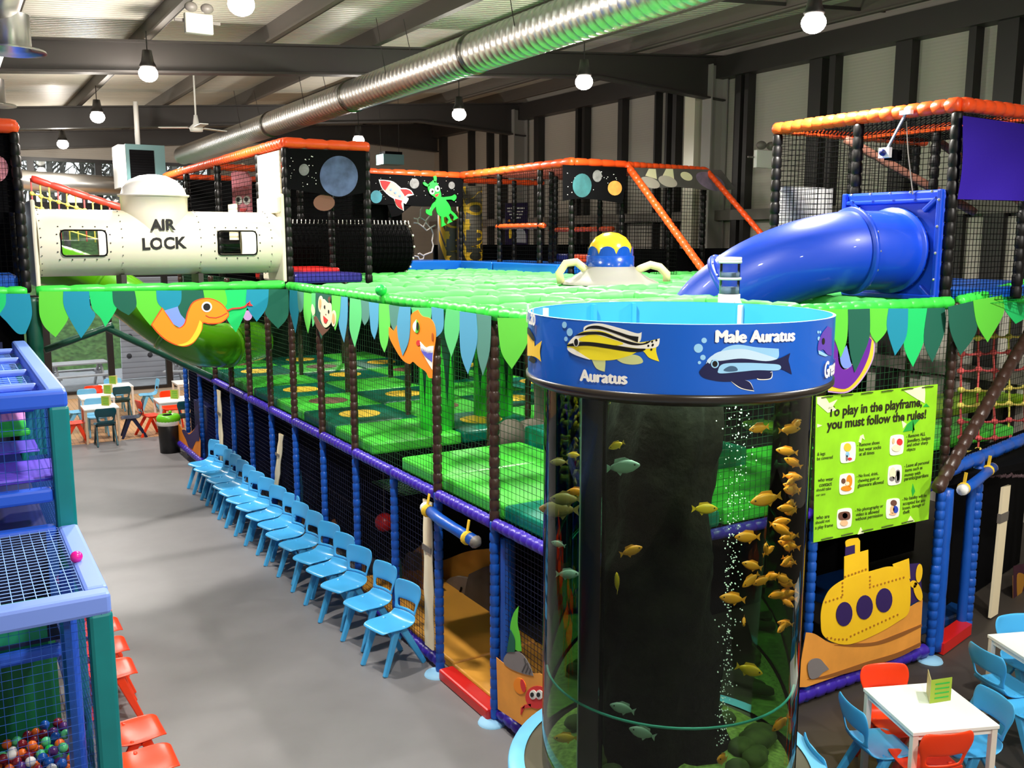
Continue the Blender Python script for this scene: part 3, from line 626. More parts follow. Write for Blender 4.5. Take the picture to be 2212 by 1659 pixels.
# along the long side
FP=PX(3.78)
cr=(620,600,.1537)
t=T('bunting_banner','leaf bunting with laughing monkey and orange dinosaur along the long side','bunting',tuple(hit(800,660,FP)))
flags(t,cr,FP,[('te',[(45,170,1),(157,185,1),(170,480),(125,775,1),(70,560),(42,420)]),('gy',[(156,190,1),(245,205,1),(235,430),(190,490,1),(168,400)]),('gg',[(243,205,1),(357,225,1),(345,560),(303,785,1),(260,620),(240,480)]),
('mi',[(356,215,1),(412,215,1),(400,600),(370,690,1),(358,500)]),('dg',[(410,210,1),(642,245,1),(560,640),(490,860,1),(420,600)]),('gg',[(640,245,1),(768,262,1),(750,520),(690,740,1),(650,600)]),
('sb',[(765,262,1),(860,275,1),(855,600),(810,910,1),(760,760),(735,600)]),('mi',[(898,285,1),(1047,310,1),(1055,600),(965,975,1),(910,800),(890,650)]),('gy',[(1045,315,1),(1164,340,1),(1160,560),(1100,670,1),(1060,570)]),
('sb',[(1163,340,1),(1302,360,1),(1290,680),(1242,865,1),(1190,720)]),('gg',[(1300,360,1),(1447,375,1),(1460,620),(1425,900),(1378,1050,1),(1310,850)]),('gy',[(1446,380,1),(1610,405,1),(1590,600),(1520,750,1),(1470,640)]),
('mi',[(1755,415,1),(2048,425,1),(2020,640,1),(1900,700),(1780,640,1)]),('sb',[(2045,410,1),(2212,440,1),(2205,720),(2115,835,1),(2060,640)])])
art('monkey_fur',[(385,560,1),(420,540),(480,640),(560,720),(620,690,1),(590,740),(510,815,1),(430,690)],cr,FP,artbr,t,2.5);art('arm',[(368,370),(400,440),(405,500,1),(380,540,1),(355,450)],cr,FP,artcr,t,2.5)
art('ear',circ(490,370,35,118),cr,FP,artcr,t,3);art('ear_inner',circ(488,365,18,75),cr,FP,M('art_peach',(240,180,120),.7),t,4)
art('ear',circ(672,570,34,115),cr,FP,artcr,t,3);art('ear_inner',circ(675,570,18,75),cr,FP,MT['art_peach'],t,4)
art('hair',[(590,310,1),(600,270),(625,265,1),(628,310),(615,360,1)],cr,FP,artbr,t,3)
art('monkey_face',[(540,300),(590,350),(640,370),(650,520),(640,630),(560,700),(500,600),(495,440),(515,330)],cr,FP,artcr,t,4)
for c in((553,410),(610,475)): art('eye',circ(c[0],c[1],9,26),cr,FP,artk,t,5)
art('mouth',[(535,530,1),(600,590,1),(575,640,1),(545,620)],cr,FP,artr,t,5);art('nose',circ(570,515,6,8),cr,FP,artbr,t,5)
art('dinosaur',[(1860,450,1),(1920,535),(2030,570),(2092,660),(2112,800),(2095,960),(2075,1100),(2068,1200),(2060,1410,1),(2010,1400),(1970,1320),(1860,1240),(1790,1180),(1740,1210),(1640,1150),(1540,1000),(1458,830),(1452,690,1),(1520,750,1),(1590,640),(1590,850),(1650,1095,1),(1715,960),(1740,700),(1765,520)],cr,FP,arto,t,3)
art('flag',[(1608,405,1),(1762,410,1),(1742,850),(1652,1095,1),(1590,850),(1575,640)],cr,FP,fl['sb'],t,4.4,label='sky blue flag')
art('eye',[(1845,585,1),(1800,650),(1800,720),(1830,765,1),(1845,680)],cr,FP,artw,t,4.5);art('eye',[(1848,585,1),(1880,650),(1885,720),(1860,775),(1832,765,1),(1845,680)],cr,FP,fl['lg'],t,4.5);art('pupil',circ(1868,680,16,58),cr,FP,artk,t,5.5)
art('nostril',circ(2072,830,11,60),cr,FP,M('art_rust',(176,84,20),.7),t,4.5)
art('mouth_corner',circ(1872,915,30,40),cr,FP,artr,t,4)
art('teeth',[(1895,895,1),(1915,915),(1975,975),(2030,960),(2090,955,1),(2075,1100,1),(2068,1290,1),(1990,1160),(1920,1020)],cr,FP,artw,t,4.5)
art('mouth',[(1905,960,1),(1940,1000),(2000,1040),(2078,1050,1),(2072,1180,1),(2000,1120),(1940,1060)],cr,FP,M('art_blue_tongue',(92,96,214),.7),t,5.5)
g=G()
for k in range(8):
    x=1915+k*21;y=925+k*7 if k<4 else 960
    art('teeth',[(x,y+40,1),(x+16,y+42,1),(x+9,y+100,1)],cr,FP,artw,t,6.5,g=g)
mk('tooth',g,artw,t)
cr=(380,600,.3526)
flags(t,cr,FP,[('mi',[(1660,190,1),(1750,205,1),(1735,350),(1692,485,1),(1650,340)]),('sb',[(1745,205,1),(1845,220,1),(1850,400),(1795,590,1),(1750,450)]),('gy',[(1843,220,1),(1935,235,1),(1925,450),(1885,600,1),(1850,450)]),('lg',[(1976,245,1),(2180,250,1),(2160,400),(2065,558,1),(2000,450)])])
# right part
cr=(1720,600,.3315);RP=PY(5.31)
t=T('bunting_banner','leaf bunting with purple snake between the fish tank and right corner post','bunting',tuple(hit(1900,700,RP)))
flags(t,cr,RP,[('lg',[(150,205,1),(328,205,1),(320,400),(280,520,1),(240,400)]),('dg',[(326,205,1),(467,200,1),(465,380),(420,510),(370,615,1),(335,450)]),('lg',[(463,200,1),(592,200,1),(580,340),(512,425,1),(470,350)]),
('te',[(590,200,1),(717,200,1),(705,380),(632,505,1),(580,330)]),('mg',[(715,200,1),(845,198,1),(825,400),(750,580,1),(690,430)]),('dg',[(843,198,1),(957,195,1),(955,350),(875,550,1),(820,410)])],3.2)
art('snake_edge',[(215,300,1),(258,380),(272,560),(330,592),(420,480),(468,380,1),(510,410,1),(498,530),(425,665),(330,748),(205,745,1)],cr,RP,MT['art_mauve'],t,.4)
art('snake_yellow',[(215,300,1),(258,380),(272,560),(330,592),(420,480),(468,380,1),(500,410,1),(488,530),(415,662),(325,738),(205,735,1)],cr,RP,arty,t,1.2)
art('snake_body',[(215,300,1),(258,380),(272,560),(330,592),(420,480),(465,380,1),(485,405,1),(462,520),(400,645),(315,722),(205,700,1)],cr,RP,artp,t,2)
art('lilac_patch',[(275,500,1),(320,440,1),(345,545,1),(350,575),(310,590),(285,560)],cr,RP,artl,t,2.6)
RW=(WP0+WN*.09,WN)
t=T('bunting_banner','dark and bright green leaf bunting above the rope net at the right edge','bunting',tuple(hit(2130,680,RW)))
flags(t,cr,RW,[('dg',[(985,190,1),(1148,152,1),(1172,340),(1065,505,1),(1000,350)]),('lg',[(1145,148,1),(1332,115,1),(1345,230),(1240,420,1),(1170,300)]),('mg',[(1325,112,1),(1510,82,1),(1500,240),(1425,300,1),(1355,210)]),('te',[(1505,82,1),(1680,50,1),(1680,250),(1590,380,1),(1520,240)])])
# ================================================================ AIR LOCK BRIDGE
rail((X0-.08,11.88,z2+.02),(.88,11.88,z2+.02),greenv,pf,.062,.36,10,'bridge_rail')
for y in(11.88,13.0): mk('bridge_beam',G().bb((.88,y+.06,3.44),(3.8,y+.14,3.52)),steel,pf)
al=T('air_lock_tunnel','cream plastic tube tunnel lettered in black with a white dome','tunnel',(2.4,12.33,3.7))
cyA,czA,rA=12.33,4.17,.395
for nm,rr in(('tube',rA),('tube_lining',rA-.015)):
    g=G().tube([(x,cyA,czA) for x in(.96,1.19,1.68,2.4,2.97,3.46,3.8)],rr,96,False);ff=[]
    for f in g.f:
        c=sum((g.v[i] for i in f),Vector((0,0,0)))/len(f)
        if (1.19<c.x<1.68 or 2.97<c.x<3.46) and 4.025<c.z<4.315: continue
        ff.append(f)
    g.f=ff;g.m=[0]*len(ff);mk(nm,g,cream,al,True)
for x in(.99,1.86,2.77,3.66):
    mk('flange',G().lathe((0,0,0),[(rA-.01,0),(rA+.02,0),(rA+.02,.03),(rA-.01,.03)],48),cream,al,True) if 0 else mk('flange',G().tube([(x,cyA,czA),(x,cyA,czA),(x+.03,cyA,czA),(x+.03,cyA,czA)],[rA-.01,rA+.02,rA+.02,rA-.01],48,False),cream,al,True)
    g=G()
    for k in range(12):
        a=PI*.5+PI*k/12+.1;g.ball((x-.006,cyA+(rA+.01)*math.cos(a),czA+(rA+.01)*math.sin(a)),.007,6,4)
    mk('bolts',g,steel,al)

cx=2.31
g=G();n=40;rings=[(4.745,.415,cyA),(4.735,.415,cyA),(4.735,.395,cyA),(4.54,.39,cyA),(4.42,.32,cyA-.075),(4.29,.22,cyA-.18),(4.2,.13,cyA-.27),(4.12,.04,cyA-.36)]
vs=[];fs=[]
for z,r,yy in rings:
    for k in range(n): a=2*PI*k/n;vs.append((cx+r*math.cos(a),yy+r*math.sin(a),z))
for i in range(len(rings)-1):
    for k in range(n): fs.append((i*n+k,i*n+(k+1)%n,(i+1)*n+(k+1)%n,(i+1)*n+k))
g.add(vs,fs);mk('hopper',g,cream,al,True)
mk('dome',G().lathe((cx,cyA,4.745),[(.42,0),(.42,.015),(.385,.02),(.36,.1),(.28,.19),(.16,.245),(.05,.262),(0,.263)],36),M('dome_white',(250,250,248),.3),al,True)
mk('end_panel',G().bb((3.79,11.93,3.66),(3.84,12.85,4.8)).bb((3.74,11.93,4.55),(3.79,12.85,4.77)),cream,al,bevel=.03)
mk('end_panel',G().bb((.9,11.95,3.66),(.95,12.8,4.66)),cream,al,bevel=.02)
for x in(1.86,2.77): mk('support_foot',G().bb((x-.02,12.1,3.5),(x+.04,12.5,3.79)),steel,al)
# windows in the tube
winm=clear('scratched_window',(.86,.88,.88),.08,.1)
def tubew(x0,x1,z0,z1,nm,m,off,parent,rnd=.05,ringw=0):
    """rounded patch wrapped on the tube; z along the wall"""
    g=G();nx,nz=10,10;vs=[]
    def P(u,w_,o):
        z=z0+(z1-z0)*w_;zz=z-czA;return (x0+(x1-x0)*u,cyA-math.sqrt(max(.0001,(rA+o)**2-zz*zz)),z)
    if not ringw:
        for j in range(nz+1):
            for i in range(nx+1): vs.append(P(i/nx,j/nz,off))
        g.add(vs,[(j*(nx+1)+i,j*(nx+1)+i+1,(j+1)*(nx+1)+i+1,(j+1)*(nx+1)+i) for j in range(nz) for i in range(nx)])
    else:
        out=[]
        for (cx_,cz_,a0) in((1,1,0),(0,1,90),(0,0,180),(1,0,270)):
            for k in range(6):
                a=math.radians(a0+k*18);ru=rnd/(x1-x0);rw=rnd/(z1-z0);out.append(((ru if cx_==0 else 1-ru)+ru*math.cos(a),(rw if cz_==0 else 1-rw)+rw*math.sin(a)))
        g.tube([P(u,w_,off) for u,w_ in out],ringw,6,closed=True)
    return mk(nm,g,m,parent,True)
for x0,x1 in((1.19,1.68),(2.97,3.46)):
    w_=tubew(x0,x1,4.02,4.32,'window',winm,.002,al);tubew(x0,x1,4.02,4.32,'gasket',blackm,.01,al,ringw=.008)
    tubew(x0+.4 if x0<2 else x0+.3,x1-.01,4.03,4.31,'window_glare_panel',white,.004,al)
    g=G()
    for k in range(5):
        for z in(3.98,4.36):
            zz=z-czA;g.ball((x0-.02+(x1-x0+.04)*k/4,cyA-math.sqrt(rA**2-zz*zz)-.004,z),.009,6,4)
    for z in(4.07,4.17,4.27):
        for x in(x0-.04,x1+.04): zz=z-czA;g.ball((x,cyA-math.sqrt(rA**2-zz*zz)-.004,z),.009,6,4)
    mk('screws',g,steel,al)
g=G();text(g,'AIR',(325,497),(380,496),(0,0,1),PY(11.915),1,1,.035);mk('lettering',g,artk,al,label='black letters AIR')
g=G();text(g,'LOCK',(308,539),(404,535),(0,0,1),PY(11.935),1,1,.035);mk('lettering',g,artk,al,label='black letters LOCK')
# ================================================================ TOWERS ON THE ROOF
st=T('space_tower','black netted tower with a big moon banner and orange top rails','play tower',(4.5,12.0,z2))
TY=12.02
def bpost(x,y,par,a=z2,b=z3-.06,r=.055): return post(x,y,a,b,black,par,r,.13,8)
bpost(3.9,TY,st);bpost(5.02,TY,st)
for y in(13.2,15.5,17.7,19.3): bpost(3.9,y,st)
for y in(13.4,14.8,16.1): bpost(5.02,y,st)
rail((3.86,TY,z3),(5.06,TY,z3),orangev,st,.07,.3,10);rail((3.9,TY,z3),(3.9,19.5,z3),orangev,st,.07,.12,10)
rail((5.02,TY,z3),(5.02,16.3,z3),orangev,st,.06,.2,8);rail((3.9,19.5,z3),(6.6,19.5,z3),orangev,st,.06,.2,8);rail((4.0,16.3,z3-.02),(6.5,16.3,z3-.02),orangev,st,.06,.2,8)
mk('net',G().net((3.9,TY,z2+.05),(1.12,0,0),(0,0,1.7),.06,.003).net((3.9,TY+.8,z2),(0,6,0),(0,0,1.8),.06,.004).net((5.02,TY,z2),(0,3.6,0),(0,0,1.8),.06,.004),netbk,st)
bxs('dark_backing',[((4.2,19.4,z2),(8.4,19.45,z3-.05)),((5.25,16.9,z2),(7.4,16.95,z3-.1)),((6.75,14.95,z2),(6.8,16.85,z2+.9))],blackm,st)
mk('floor_pad',G().bb((3.98,TY+.05,z2+.02),(4.95,12.9,z2+.15)),M('indigo_pad',(50,44,150),.35),st,bevel=.03);mk('floor_pad',G().bb((3.98,12.92,z2+.02),(4.95,13.9,z2+.2)),redv,st,bevel=.03)
mk('cream_panel',G().bb((3.85,12.12,4.72),(3.87,13.1,5.36)),ribbed('cream_cloth',(232,220,186),'Z',4.5,.4,.8,0,.02),st)
mk('cream_panel',G().bb((3.85,14.3,z2+.6),(3.87,14.75,4.75)),MT['cream_cloth'],st)
moonm=M('moon_print',(76,90,128),.8,var=.5,vs=5);greymoon=M('grey_moon',(112,112,112),.7,var=.35,vs=12);starm=artw
MP=PY(TY-.05);cr=(600,280,.2893)
t=T('moon_banner','black space banner with big blue-grey moon on the tower front','banner',tuple(hit(710,400,MP)))
art('cloth',[(60,140,1),(655,160,1),(655,470,1),(470,500),(380,490),(70,440,1)],cr,MP,blackm,t,0)
art('moon',circ(455,348,142,152,40),cr,MP,moonm,t,1);art('moon',circ(195,300,38,44),cr,MP,greymoon,t,1);art('cloth_lower_planet',circ(350,545,80,62),cr,MP,artbr,t,-6)
def stars(t,cr,pl,x0,x1,y0,y1,n,lay=1):
    g=G()
    for k in range(n):
        r=random.uniform(2,4.5);art('s',circ(random.uniform(x0,x1),random.uniform(y0,y1),r,n=6),cr,pl,artw,t,lay,g=g)
    mk('stars',g,artw,t)
stars(t,cr,MP,90,300,180,440,26,.6)
# net tunnel
t=T('net_tunnel','black net crawl tunnel with white lacing behind the moon tower','net tunnel',(5.4,14.3,z2))
g=G();R=.42;cz=4.1;cyT=14.3;ax0,ax1=4.1,6.6
for k in range(28):
    a=2*PI*k/28;g.thread(Vector((ax0,cyT+R*math.cos(a),cz+R*math.sin(a))),Vector((ax1,cyT+R*math.cos(a),cz+R*math.sin(a))),.006)
for i in range(34):
    x=ax0+(ax1-ax0)*i/33;g.tube([(x,cyT+R*math.cos(2*PI*k/20),cz+R*math.sin(2*PI*k/20)) for k in range(20)],.006,3,closed=True)
mk('net_tube',g,netbk,t);mk('inner_cloth',G().tube([(ax0,cyT,cz-.02),(ax1,cyT,cz-.02)],R-.03,20,False),blackm,t,True)
g=G()
for i in range(38): 
    x=ax0+(ax1-ax0)*i/37;a=.9+.1*math.sin(i*2.2);g.bar((x,cyT-R*.55,cz+R*.86),(x+.05,cyT-R*.25,cz+R*1.0),.012,.012)
for i in range(14):
    a=2*PI*i/14;g.ball((ax1,cyT+R*math.cos(a),cz+R*math.sin(a)),.02,6,4)
mk('white_lacing',g,artw,t)
# pink cushion figure
t=T('pink_figure_panel','pink hanging panel with goggle eyes and open mouth','hanging figure',tuple(hit(525,450,PX(4.7))))
PP=PX(4.7);cr=(300,280,.205)
art('body',[(995,470,1),(1010,440),(1050,440),(1090,415,1),(1130,425,1),(1190,510,1),(1200,900,1),(1020,900,1)],cr,PP,artpk,t,0,thick=.04)
art('horn',[(1055,420,1),(1060,385,1),(1085,355,1),(1120,365,1),(1118,415,1)],cr,PP,artcr,t,0)
for x in(1080,1165): art('eye',circ(x,745,38,48),cr,PP,artw,t,11);art('pupil',circ(x-4,738,20,24),cr,PP,artk,t,12)
art('brow',strip([(1030,610),(1060,620),(1110,600),(1150,612),(1180,608)],6),cr,PP,artr,t,11)
art('mouth',[(1088,832,1),(1165,832,1),(1140,872),(1105,868)],cr,PP,artr,t,11)
# back run: orange rails of the L-shaped frame
sf=T('upper_frame','black upper frame with orange rails at the far side of the green roof','play frame',(8.8,14.4,z2))
rail((5.3,16.35,z3),(8.8,16.35,z3),orangev,sf,.075,.3,10);rail((8.8,16.35,z3),(8.8,12.5,z3),orangev,sf,.075,.3,10)
rail((8.8,12.5,z3),(9.87,12.5,z3),orangev,sf,.065,.3,10);rail((9.87,12.5,z3),(11.65,12.5,z3-.02),orangev,sf,.055,.14,8)
rail((9.87,12.5,z3),(9.87,10.55,3.72),orangev,sf,.062,.1,10,'sloping_rail');rail((11.65,12.5,z3-.02),(11.65,10.4,3.7),orangev,sf,.05,.12,8,'sloping_rail')
rail((8.9,17.5,z3),(11.5,17.5,z3),orangev,sf,.06,.3,8)
for (x,y) in((8.8,16.35),(8.8,14.85),(8.8,13.5),(8.8,12.55),(7.3,16.4),(10,16.3),(10,14.8),(9.87,12.6),(9.3,13.9),(10.9,12.6),(11.7,12.6),(10,13.4),(7.75,17.6)): bpost(x,y,sf,z2,z3-.05,.05)
rail((8.8,14.95,4.45),(8.8,13.35,4.45),orangev,sf,.05,.2,8);rail((10,15,4.4),(10,13,4.4),orangev,sf,.045,.2,8)
mk('net',G().net((8.8,12.5,z2),(0,3.85,0),(0,0,1.8),.07,.004).net((8.8,12.5,z2),(2.85,0,0),(0,0,1.8),.06,.004).net((9.87,11.2,z2),(0,1.3,0),(0,0,.9),.06,.004),netbk,sf)
g=G().add([(8.8,12.5,z3),(11.6,12.5,z3),(11.6,16.3,z3),(8.8,16.3,z3)],[]);mk('top_net',G().net((8.8,12.5,z3),(2.8,0,0),(0,3.8,0),.09,.004),M('rust_net',(150,70,50),.7),sf)
bxs('dark_board',[((8.9,17.75,z2),(13.3,17.8,z2+.5)),((10.2,12.65,z2-.02),(12.9,12.7,z2+.45)),((5.3,16.5,z2),(7.6,16.55,z3-.1))],blackm,sf)
bpad=M('azure_pad',(24,110,220),.25,coat=.3)
matbox((7.35,16.2,z2+.02),(8.75,17.3,z2+.2),bpad,'blue soft ledge below the floating alien, left of the corner post',name='soft_ledge',cat='soft ledge')
matbox((8.65,14.9,z2+.02),(9.9,16.1,z2+.2),bpad,'blue soft ledge in front of the caution pillars',name='soft_ledge',cat='soft ledge')
matbox((8.65,12.75,z2+.02),(9.9,14.85,z2+.2),bpad,'longest blue soft ledge below the low orange rail',name='soft_ledge',cat='soft ledge')
matbox((7.3,17.35,z2+.02),(8.2,18.2,z2+.35),redv,'dull red pad behind the hexagon rope hole',name='soft_ledge',cat='soft ledge')
matbox((9.9,13.6,z2+.2),(10.6,14.2,z2+.34),orangev,'orange block lying on the blue ledge',name='soft_block',cat='soft block');matbox((10.0,14.4,z2+.2),(10.5,15,z2+.34),navy,'navy block lying on the blue ledge',name='soft_block',cat='soft block')
# space banner with rocket and planets
SP=PY(16.25);cr=(800,340,.19)
t=T('space_banner','long black space banner with rocket and small planets','banner',tuple(hit(900,420,SP)))
art('cloth',[(-20,180,1),(1060,235,1),(1040,560,1),(600,560,1),(-20,530,1)],cr,SP,blackm,t,0);art('cloth_corner',[(190,535,1),(470,545,1),(330,660,1),(240,680,1)],cr,SP,blackm,t,0)
art('planet',circ(65,448,66,74),cr,SP,M('teal_planet',(50,120,136),.7,var=.3,vs=5),t,2);art('moon',circ(498,297,53,58),cr,SP,greymoon,t,2);art('moon',circ(922,318,36,42),cr,SP,greymoon,t,2)
stars(t,cr,SP,20,1000,210,520,50,1)
t=T('rocket_panel','red and white rocket cut-out on the black space banner','cut-out',tuple(hit(850,430,SP)))
ro=[(98,258,1),(160,262),(240,280),(310,330),(380,440,1),(395,470),(370,492,1),(300,460),(200,420),(130,350)]
art('outline',[(92,252,1),(240,270),(320,325),(345,350,1),(400,350),(460,375),(492,425,1),(400,450,1),(430,465),(425,490),(400,530,1),(372,515,1),(378,608,1),(300,560),(265,470,1),(200,428),(128,350)],cr,SP,artw,t,2)
art('hull',[(108,265,1),(240,284),(310,336),(385,450,1),(365,485,1),(300,455),(205,412),(135,345)],cr,SP,M('rocket_grey',(160,156,150),.7),t,3)
art('nose_cone',[(106,264,1),(160,265),(228,280,1),(165,375,1),(130,335)],cr,SP,M('rocket_red',(176,24,28),.7),t,4)
art('fin',[(335,362,1),(400,362),(450,380),(480,418,1),(430,415),(388,445,1),(370,410)],cr,SP,M('rocket_red',(176,24,28),.7),t,4);art('fin',[(275,468,1),(360,492,1),(350,530),(368,598,1),(310,560),(280,510)],cr,SP,M('rocket_red',(176,24,28),.7),t,4)
for c in((230,365),(281,402),(332,437)): art('porthole',circ(c[0],c[1],13),cr,SP,artl,t,5)
t=T('alien_figure','bright green goggle-eyed alien figure hung on the space banner','cut-out',tuple(hit(950,430,SP)))
alg=M('alien_green',(30,200,60),.6)
A=lambda n,p,m=alg,l=2,th=.03:art(n,p,cr,SP,m,t,l,thick=th)
A('head',[(650,320),(690,275),(730,272),(765,320),(785,380),(795,440),(760,478),(720,450),(680,420),(650,370)]);A('antenna',[(655,335,1),(620,325),(595,305),(595,285),(615,285),(640,305),(668,310,1)]);A('antenna',[(712,285,1),(715,250),(710,222),(735,210),(745,240),(738,285,1)])
A('body',[(740,480),(800,450),(850,490),(900,570),(895,640),(820,680),(755,640),(735,560)],alg,3);A('arm',[(810,455,1),(870,448),(920,440),(950,422,1),(968,440),(965,470),(940,495),(915,480),(860,482),(830,490,1)]);A('arm',[(735,500,1),(700,530),(670,590),(630,590,1),(625,630),(660,655),(690,660),(695,610),(745,545,1)])
A('leg',[(795,670,1),(800,750),(800,790,1),(855,765,1),(830,735),(825,670,1)]);A('leg',[(850,670,1),(880,710),(870,755,1),(925,730,1),(905,705),(880,650,1)]);A('leg',[(890,625,1),(940,670),(940,715,1),(990,690,1),(950,640),(905,600,1)])
for c in((690,388),(750,357)): A('eye',circ(c[0],c[1],29,34),artw,10,.005);A('pupil',circ(c[0]+3,c[1],12,15),artk,12,.005)
A('mouth',[(725,425,1),(770,410,1),(755,440),(730,448)],artr,10,.005)
# hexagon rope opening
t=T('hexagon_rope_net','pale hexagonal rope net in a dark opening below the alien','rope net',tuple(hit(920,520,PY(16.6))))
g=G();HP=PY(16.6)
for seg in([(590,530),(595,570),(570,600),(565,680)],[(490,690),(540,700),(565,680),(630,720),(700,640)],[(540,700),(540,745),(600,790),(630,740),(630,720)],[(490,740),(540,745)],[(630,740),(680,800),(740,770)],[(600,790),(640,830),(690,800),(715,870),(700,950),(715,1000),(700,1070)],[(500,1120),(540,1125),(560,1160),(600,1155),(610,1120),(560,1090),(540,1100)],[(610,1110),(660,1090),(700,1075)]):
    g.tube([hit(cr[0]+a*cr[2],cr[1]+b*cr[2],HP) for a,b in seg],.014,6)
mk('rope',g,M('pale_rope',(190,180,170),.8),t)
# caution pillars
yel=M('caution_yellow',(216,172,26),.5);ply=M('pillar_grey',(92,86,74),.6)
def caution(pxc,pyb,pyt,w,Y,lab):
    b=hit(pxc,pyb,PY(Y));tp=hit(pxc,pyt,PY(Y));r=(hit(pxc+w/2,pyb,PY(Y))-b).x;t=T('caution_pillar',lab,'pillar',tuple(b))
    mk('core',G().lathe((b.x,Y+r,b.z),[(0,0),(r,0),(r,tp.z-b.z),(0,tp.z-b.z)],24),ply,t,True)
    g=G();h=tp.z-b.z
    for k in range(4):
        for side in(-1,1):
            vs=[]
            for i in range(6):
                a=-PI/2+side*(.75+.16*i);zz=b.z+min(h-.02,max(.02,h*(.08+k*.27)+.09*i));R=r+.006
                vs+=[(b.x+R*math.cos(a),Y+r+R*math.sin(a),zz),(b.x+R*math.cos(a),Y+r+R*math.sin(a),min(zz+.24,b.z+h-.01))]
            g.add(vs,[(2*i,2*i+1,2*i+3,2*i+2) for i in range(5)])
    mk('stripe',g,yel,t)
    vs,fs=textmesh('CAUTION',.03);x0=min(v.x for v in vs);x1=max(v.x for v in vs);k=(h-.14)/(x1-x0);g=G()
    # letters turned a quarter left, reading upwards
    o=[]
    for v in vs:
        u=-(v.y-.35)*.46*r/.2;a=-PI/2+u/r;o.append((b.x+(r+.01)*math.cos(a),Y+r+(r+.01)*math.sin(a),b.z+.07+(v.x-x0)*k))
    g.add(o,fs);mk('lettering',g,yel,t,label='yellow letters CAUTION running upwards')
caution(983,577,445,44,17.3,'yellow and grey CAUTION pillar standing on the left, shorter in view');caution(1028,576,402,48,16.8,'taller yellow and grey CAUTION pillar right of the corner post')
# poster
t=T('info_poster','dark purple poster with white text and rocket on the far wall','poster',tuple(hit(1115,530,PY(18))));QP=PY(18)
art('sheet',[(1535,520,1),(1790,510,1),(1790,1000,1),(1535,1010,1)],cr,QP,M('poster_purple',(38,22,66),.6),t,0)
g=G()
for k,(a,b) in enumerate(((1555,1750),(1560,1735),(1580,1725),(1600,1705))):
    y=578+k*36;x=a
    while x<b: w_=random.uniform(18,40);art('w',[(x,y-7,1),(min(x+w_,b),y-8,1),(min(x+w_,b),y+7,1),(x,y+8,1)],cr,QP,artw,t,1,g=g);x+=w_+8
mk('text_lines',g,artw,t);art('planet_shape',[(1625,970,1),(1630,880),(1690,800),(1760,850),(1770,975,1)],cr,QP,M('art_pale_grey',(190,190,200),.7),t,1)
art('rocket',[(1570,850,1),(1590,790),(1605,850),(1600,920,1),(1580,925,1)],cr,QP,arty,t,1);art('rocket',[(1560,730,1),(1575,700),(1590,730)],cr,QP,arto,t,1)
# planets banner right
PB=PY(12.42);cr=(1150,300,.2486)
t=T('planet_banner','black banner with teal and orange planets at the far upper frame','banner',tuple(hit(1290,400,PB)))
art('cloth',[(262,225,1),(825,250,1),(800,440),(780,560,1),(560,528,1),(400,520),(262,540,1)],cr,PB,blackm,t,0)
art('planet',circ(430,405,82,104),cr,PB,M('deep_teal_planet',(44,96,100),.7,var=.3,vs=5),t,1);art('moon',circ(562,323,40,52),cr,PB,greymoon,t,1);art('planet',circ(715,428,61,64),cr,PB,M('orange_planet',(222,150,70),.7,var=.2,vs=9),t,1)
stars(t,cr,PB,300,780,270,500,24,.6)
t=T('planet_banner','greyish sloping banner with pale clouds and a mauve planet','banner',tuple(hit(1450,390,PB)))
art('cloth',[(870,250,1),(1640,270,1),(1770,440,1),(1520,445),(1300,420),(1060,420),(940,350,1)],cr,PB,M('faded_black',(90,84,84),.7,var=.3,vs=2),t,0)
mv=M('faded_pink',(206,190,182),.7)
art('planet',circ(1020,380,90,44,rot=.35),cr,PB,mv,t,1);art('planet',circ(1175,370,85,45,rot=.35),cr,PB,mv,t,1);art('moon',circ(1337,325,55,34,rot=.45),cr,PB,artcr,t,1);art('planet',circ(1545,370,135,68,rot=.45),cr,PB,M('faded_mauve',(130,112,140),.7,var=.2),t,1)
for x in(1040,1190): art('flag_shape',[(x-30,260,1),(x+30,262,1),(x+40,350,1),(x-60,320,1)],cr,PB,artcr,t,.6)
# ---------------------------------------------------------------- flying saucer
c=Vector((7.15,9.35,z2+.05));t=T('flying_saucer','toy flying saucer with blue and yellow dome on the green roof','flying saucer',tuple(c))
mk('saucer_base',G().lathe(c,[(.62,.0),(.6,.03),(.5,.07),(.36,.16),(.3,.22),(.0,.225)],36),M('saucer_grey',(158,156,148),.4),t,True)
mk('blue_band',G().lathe(c,[(.3,.21),(.3,.35),(.27,.36),(0,.36)],32),M('saucer_blue',(16,72,170),.2,coat=.5),t,True)
mk('dome',G().lathe(c,[(.28,.35),(.275,.43),(.25,.5),(.19,.58),(.1,.63),(0,.645)],32),M('saucer_yellow',(248,200,40),.2,coat=.5),t,True)
g=G()
for k in range(8):
    a=2*PI*k/8;vs=[]
    for i in range(9):
        f=-1+2*i/8;aa=a+f*PI/8;hh=.36+.1*math.sqrt(max(0,1-f*f));R=.287;vs+=[(c.x+R*math.cos(aa),c.y+R*math.sin(aa),c.z+.35),(c.x+(R-.3*max(0,hh-.44))*math.cos(aa),c.y+(R-.3*max(0,hh-.44))*math.sin(aa),c.z+hh+.01)]
    g.add(vs,[(2*i,2*i+1,2*i+3,2*i+2) for i in range(8)])
mk('scalloped_trim',g,MT['saucer_blue'],t)
hp=M('hose_cream',(226,216,160),.5)
for pts in(((1212,612),(1208,590),(1222,569),(1245,566),(1262,580),(1278,592)),((1440,608),(1440,592),(1425,577),(1405,572),(1385,580),(1370,588))):
    P_=[hit(x,y,(c+Vector((0,-.1,0)),Vector((-FW[0],-FW[1],0)))) for x,y in pts];mk('curved_hose',G().tube(P_,.05,12),hp,t,True)
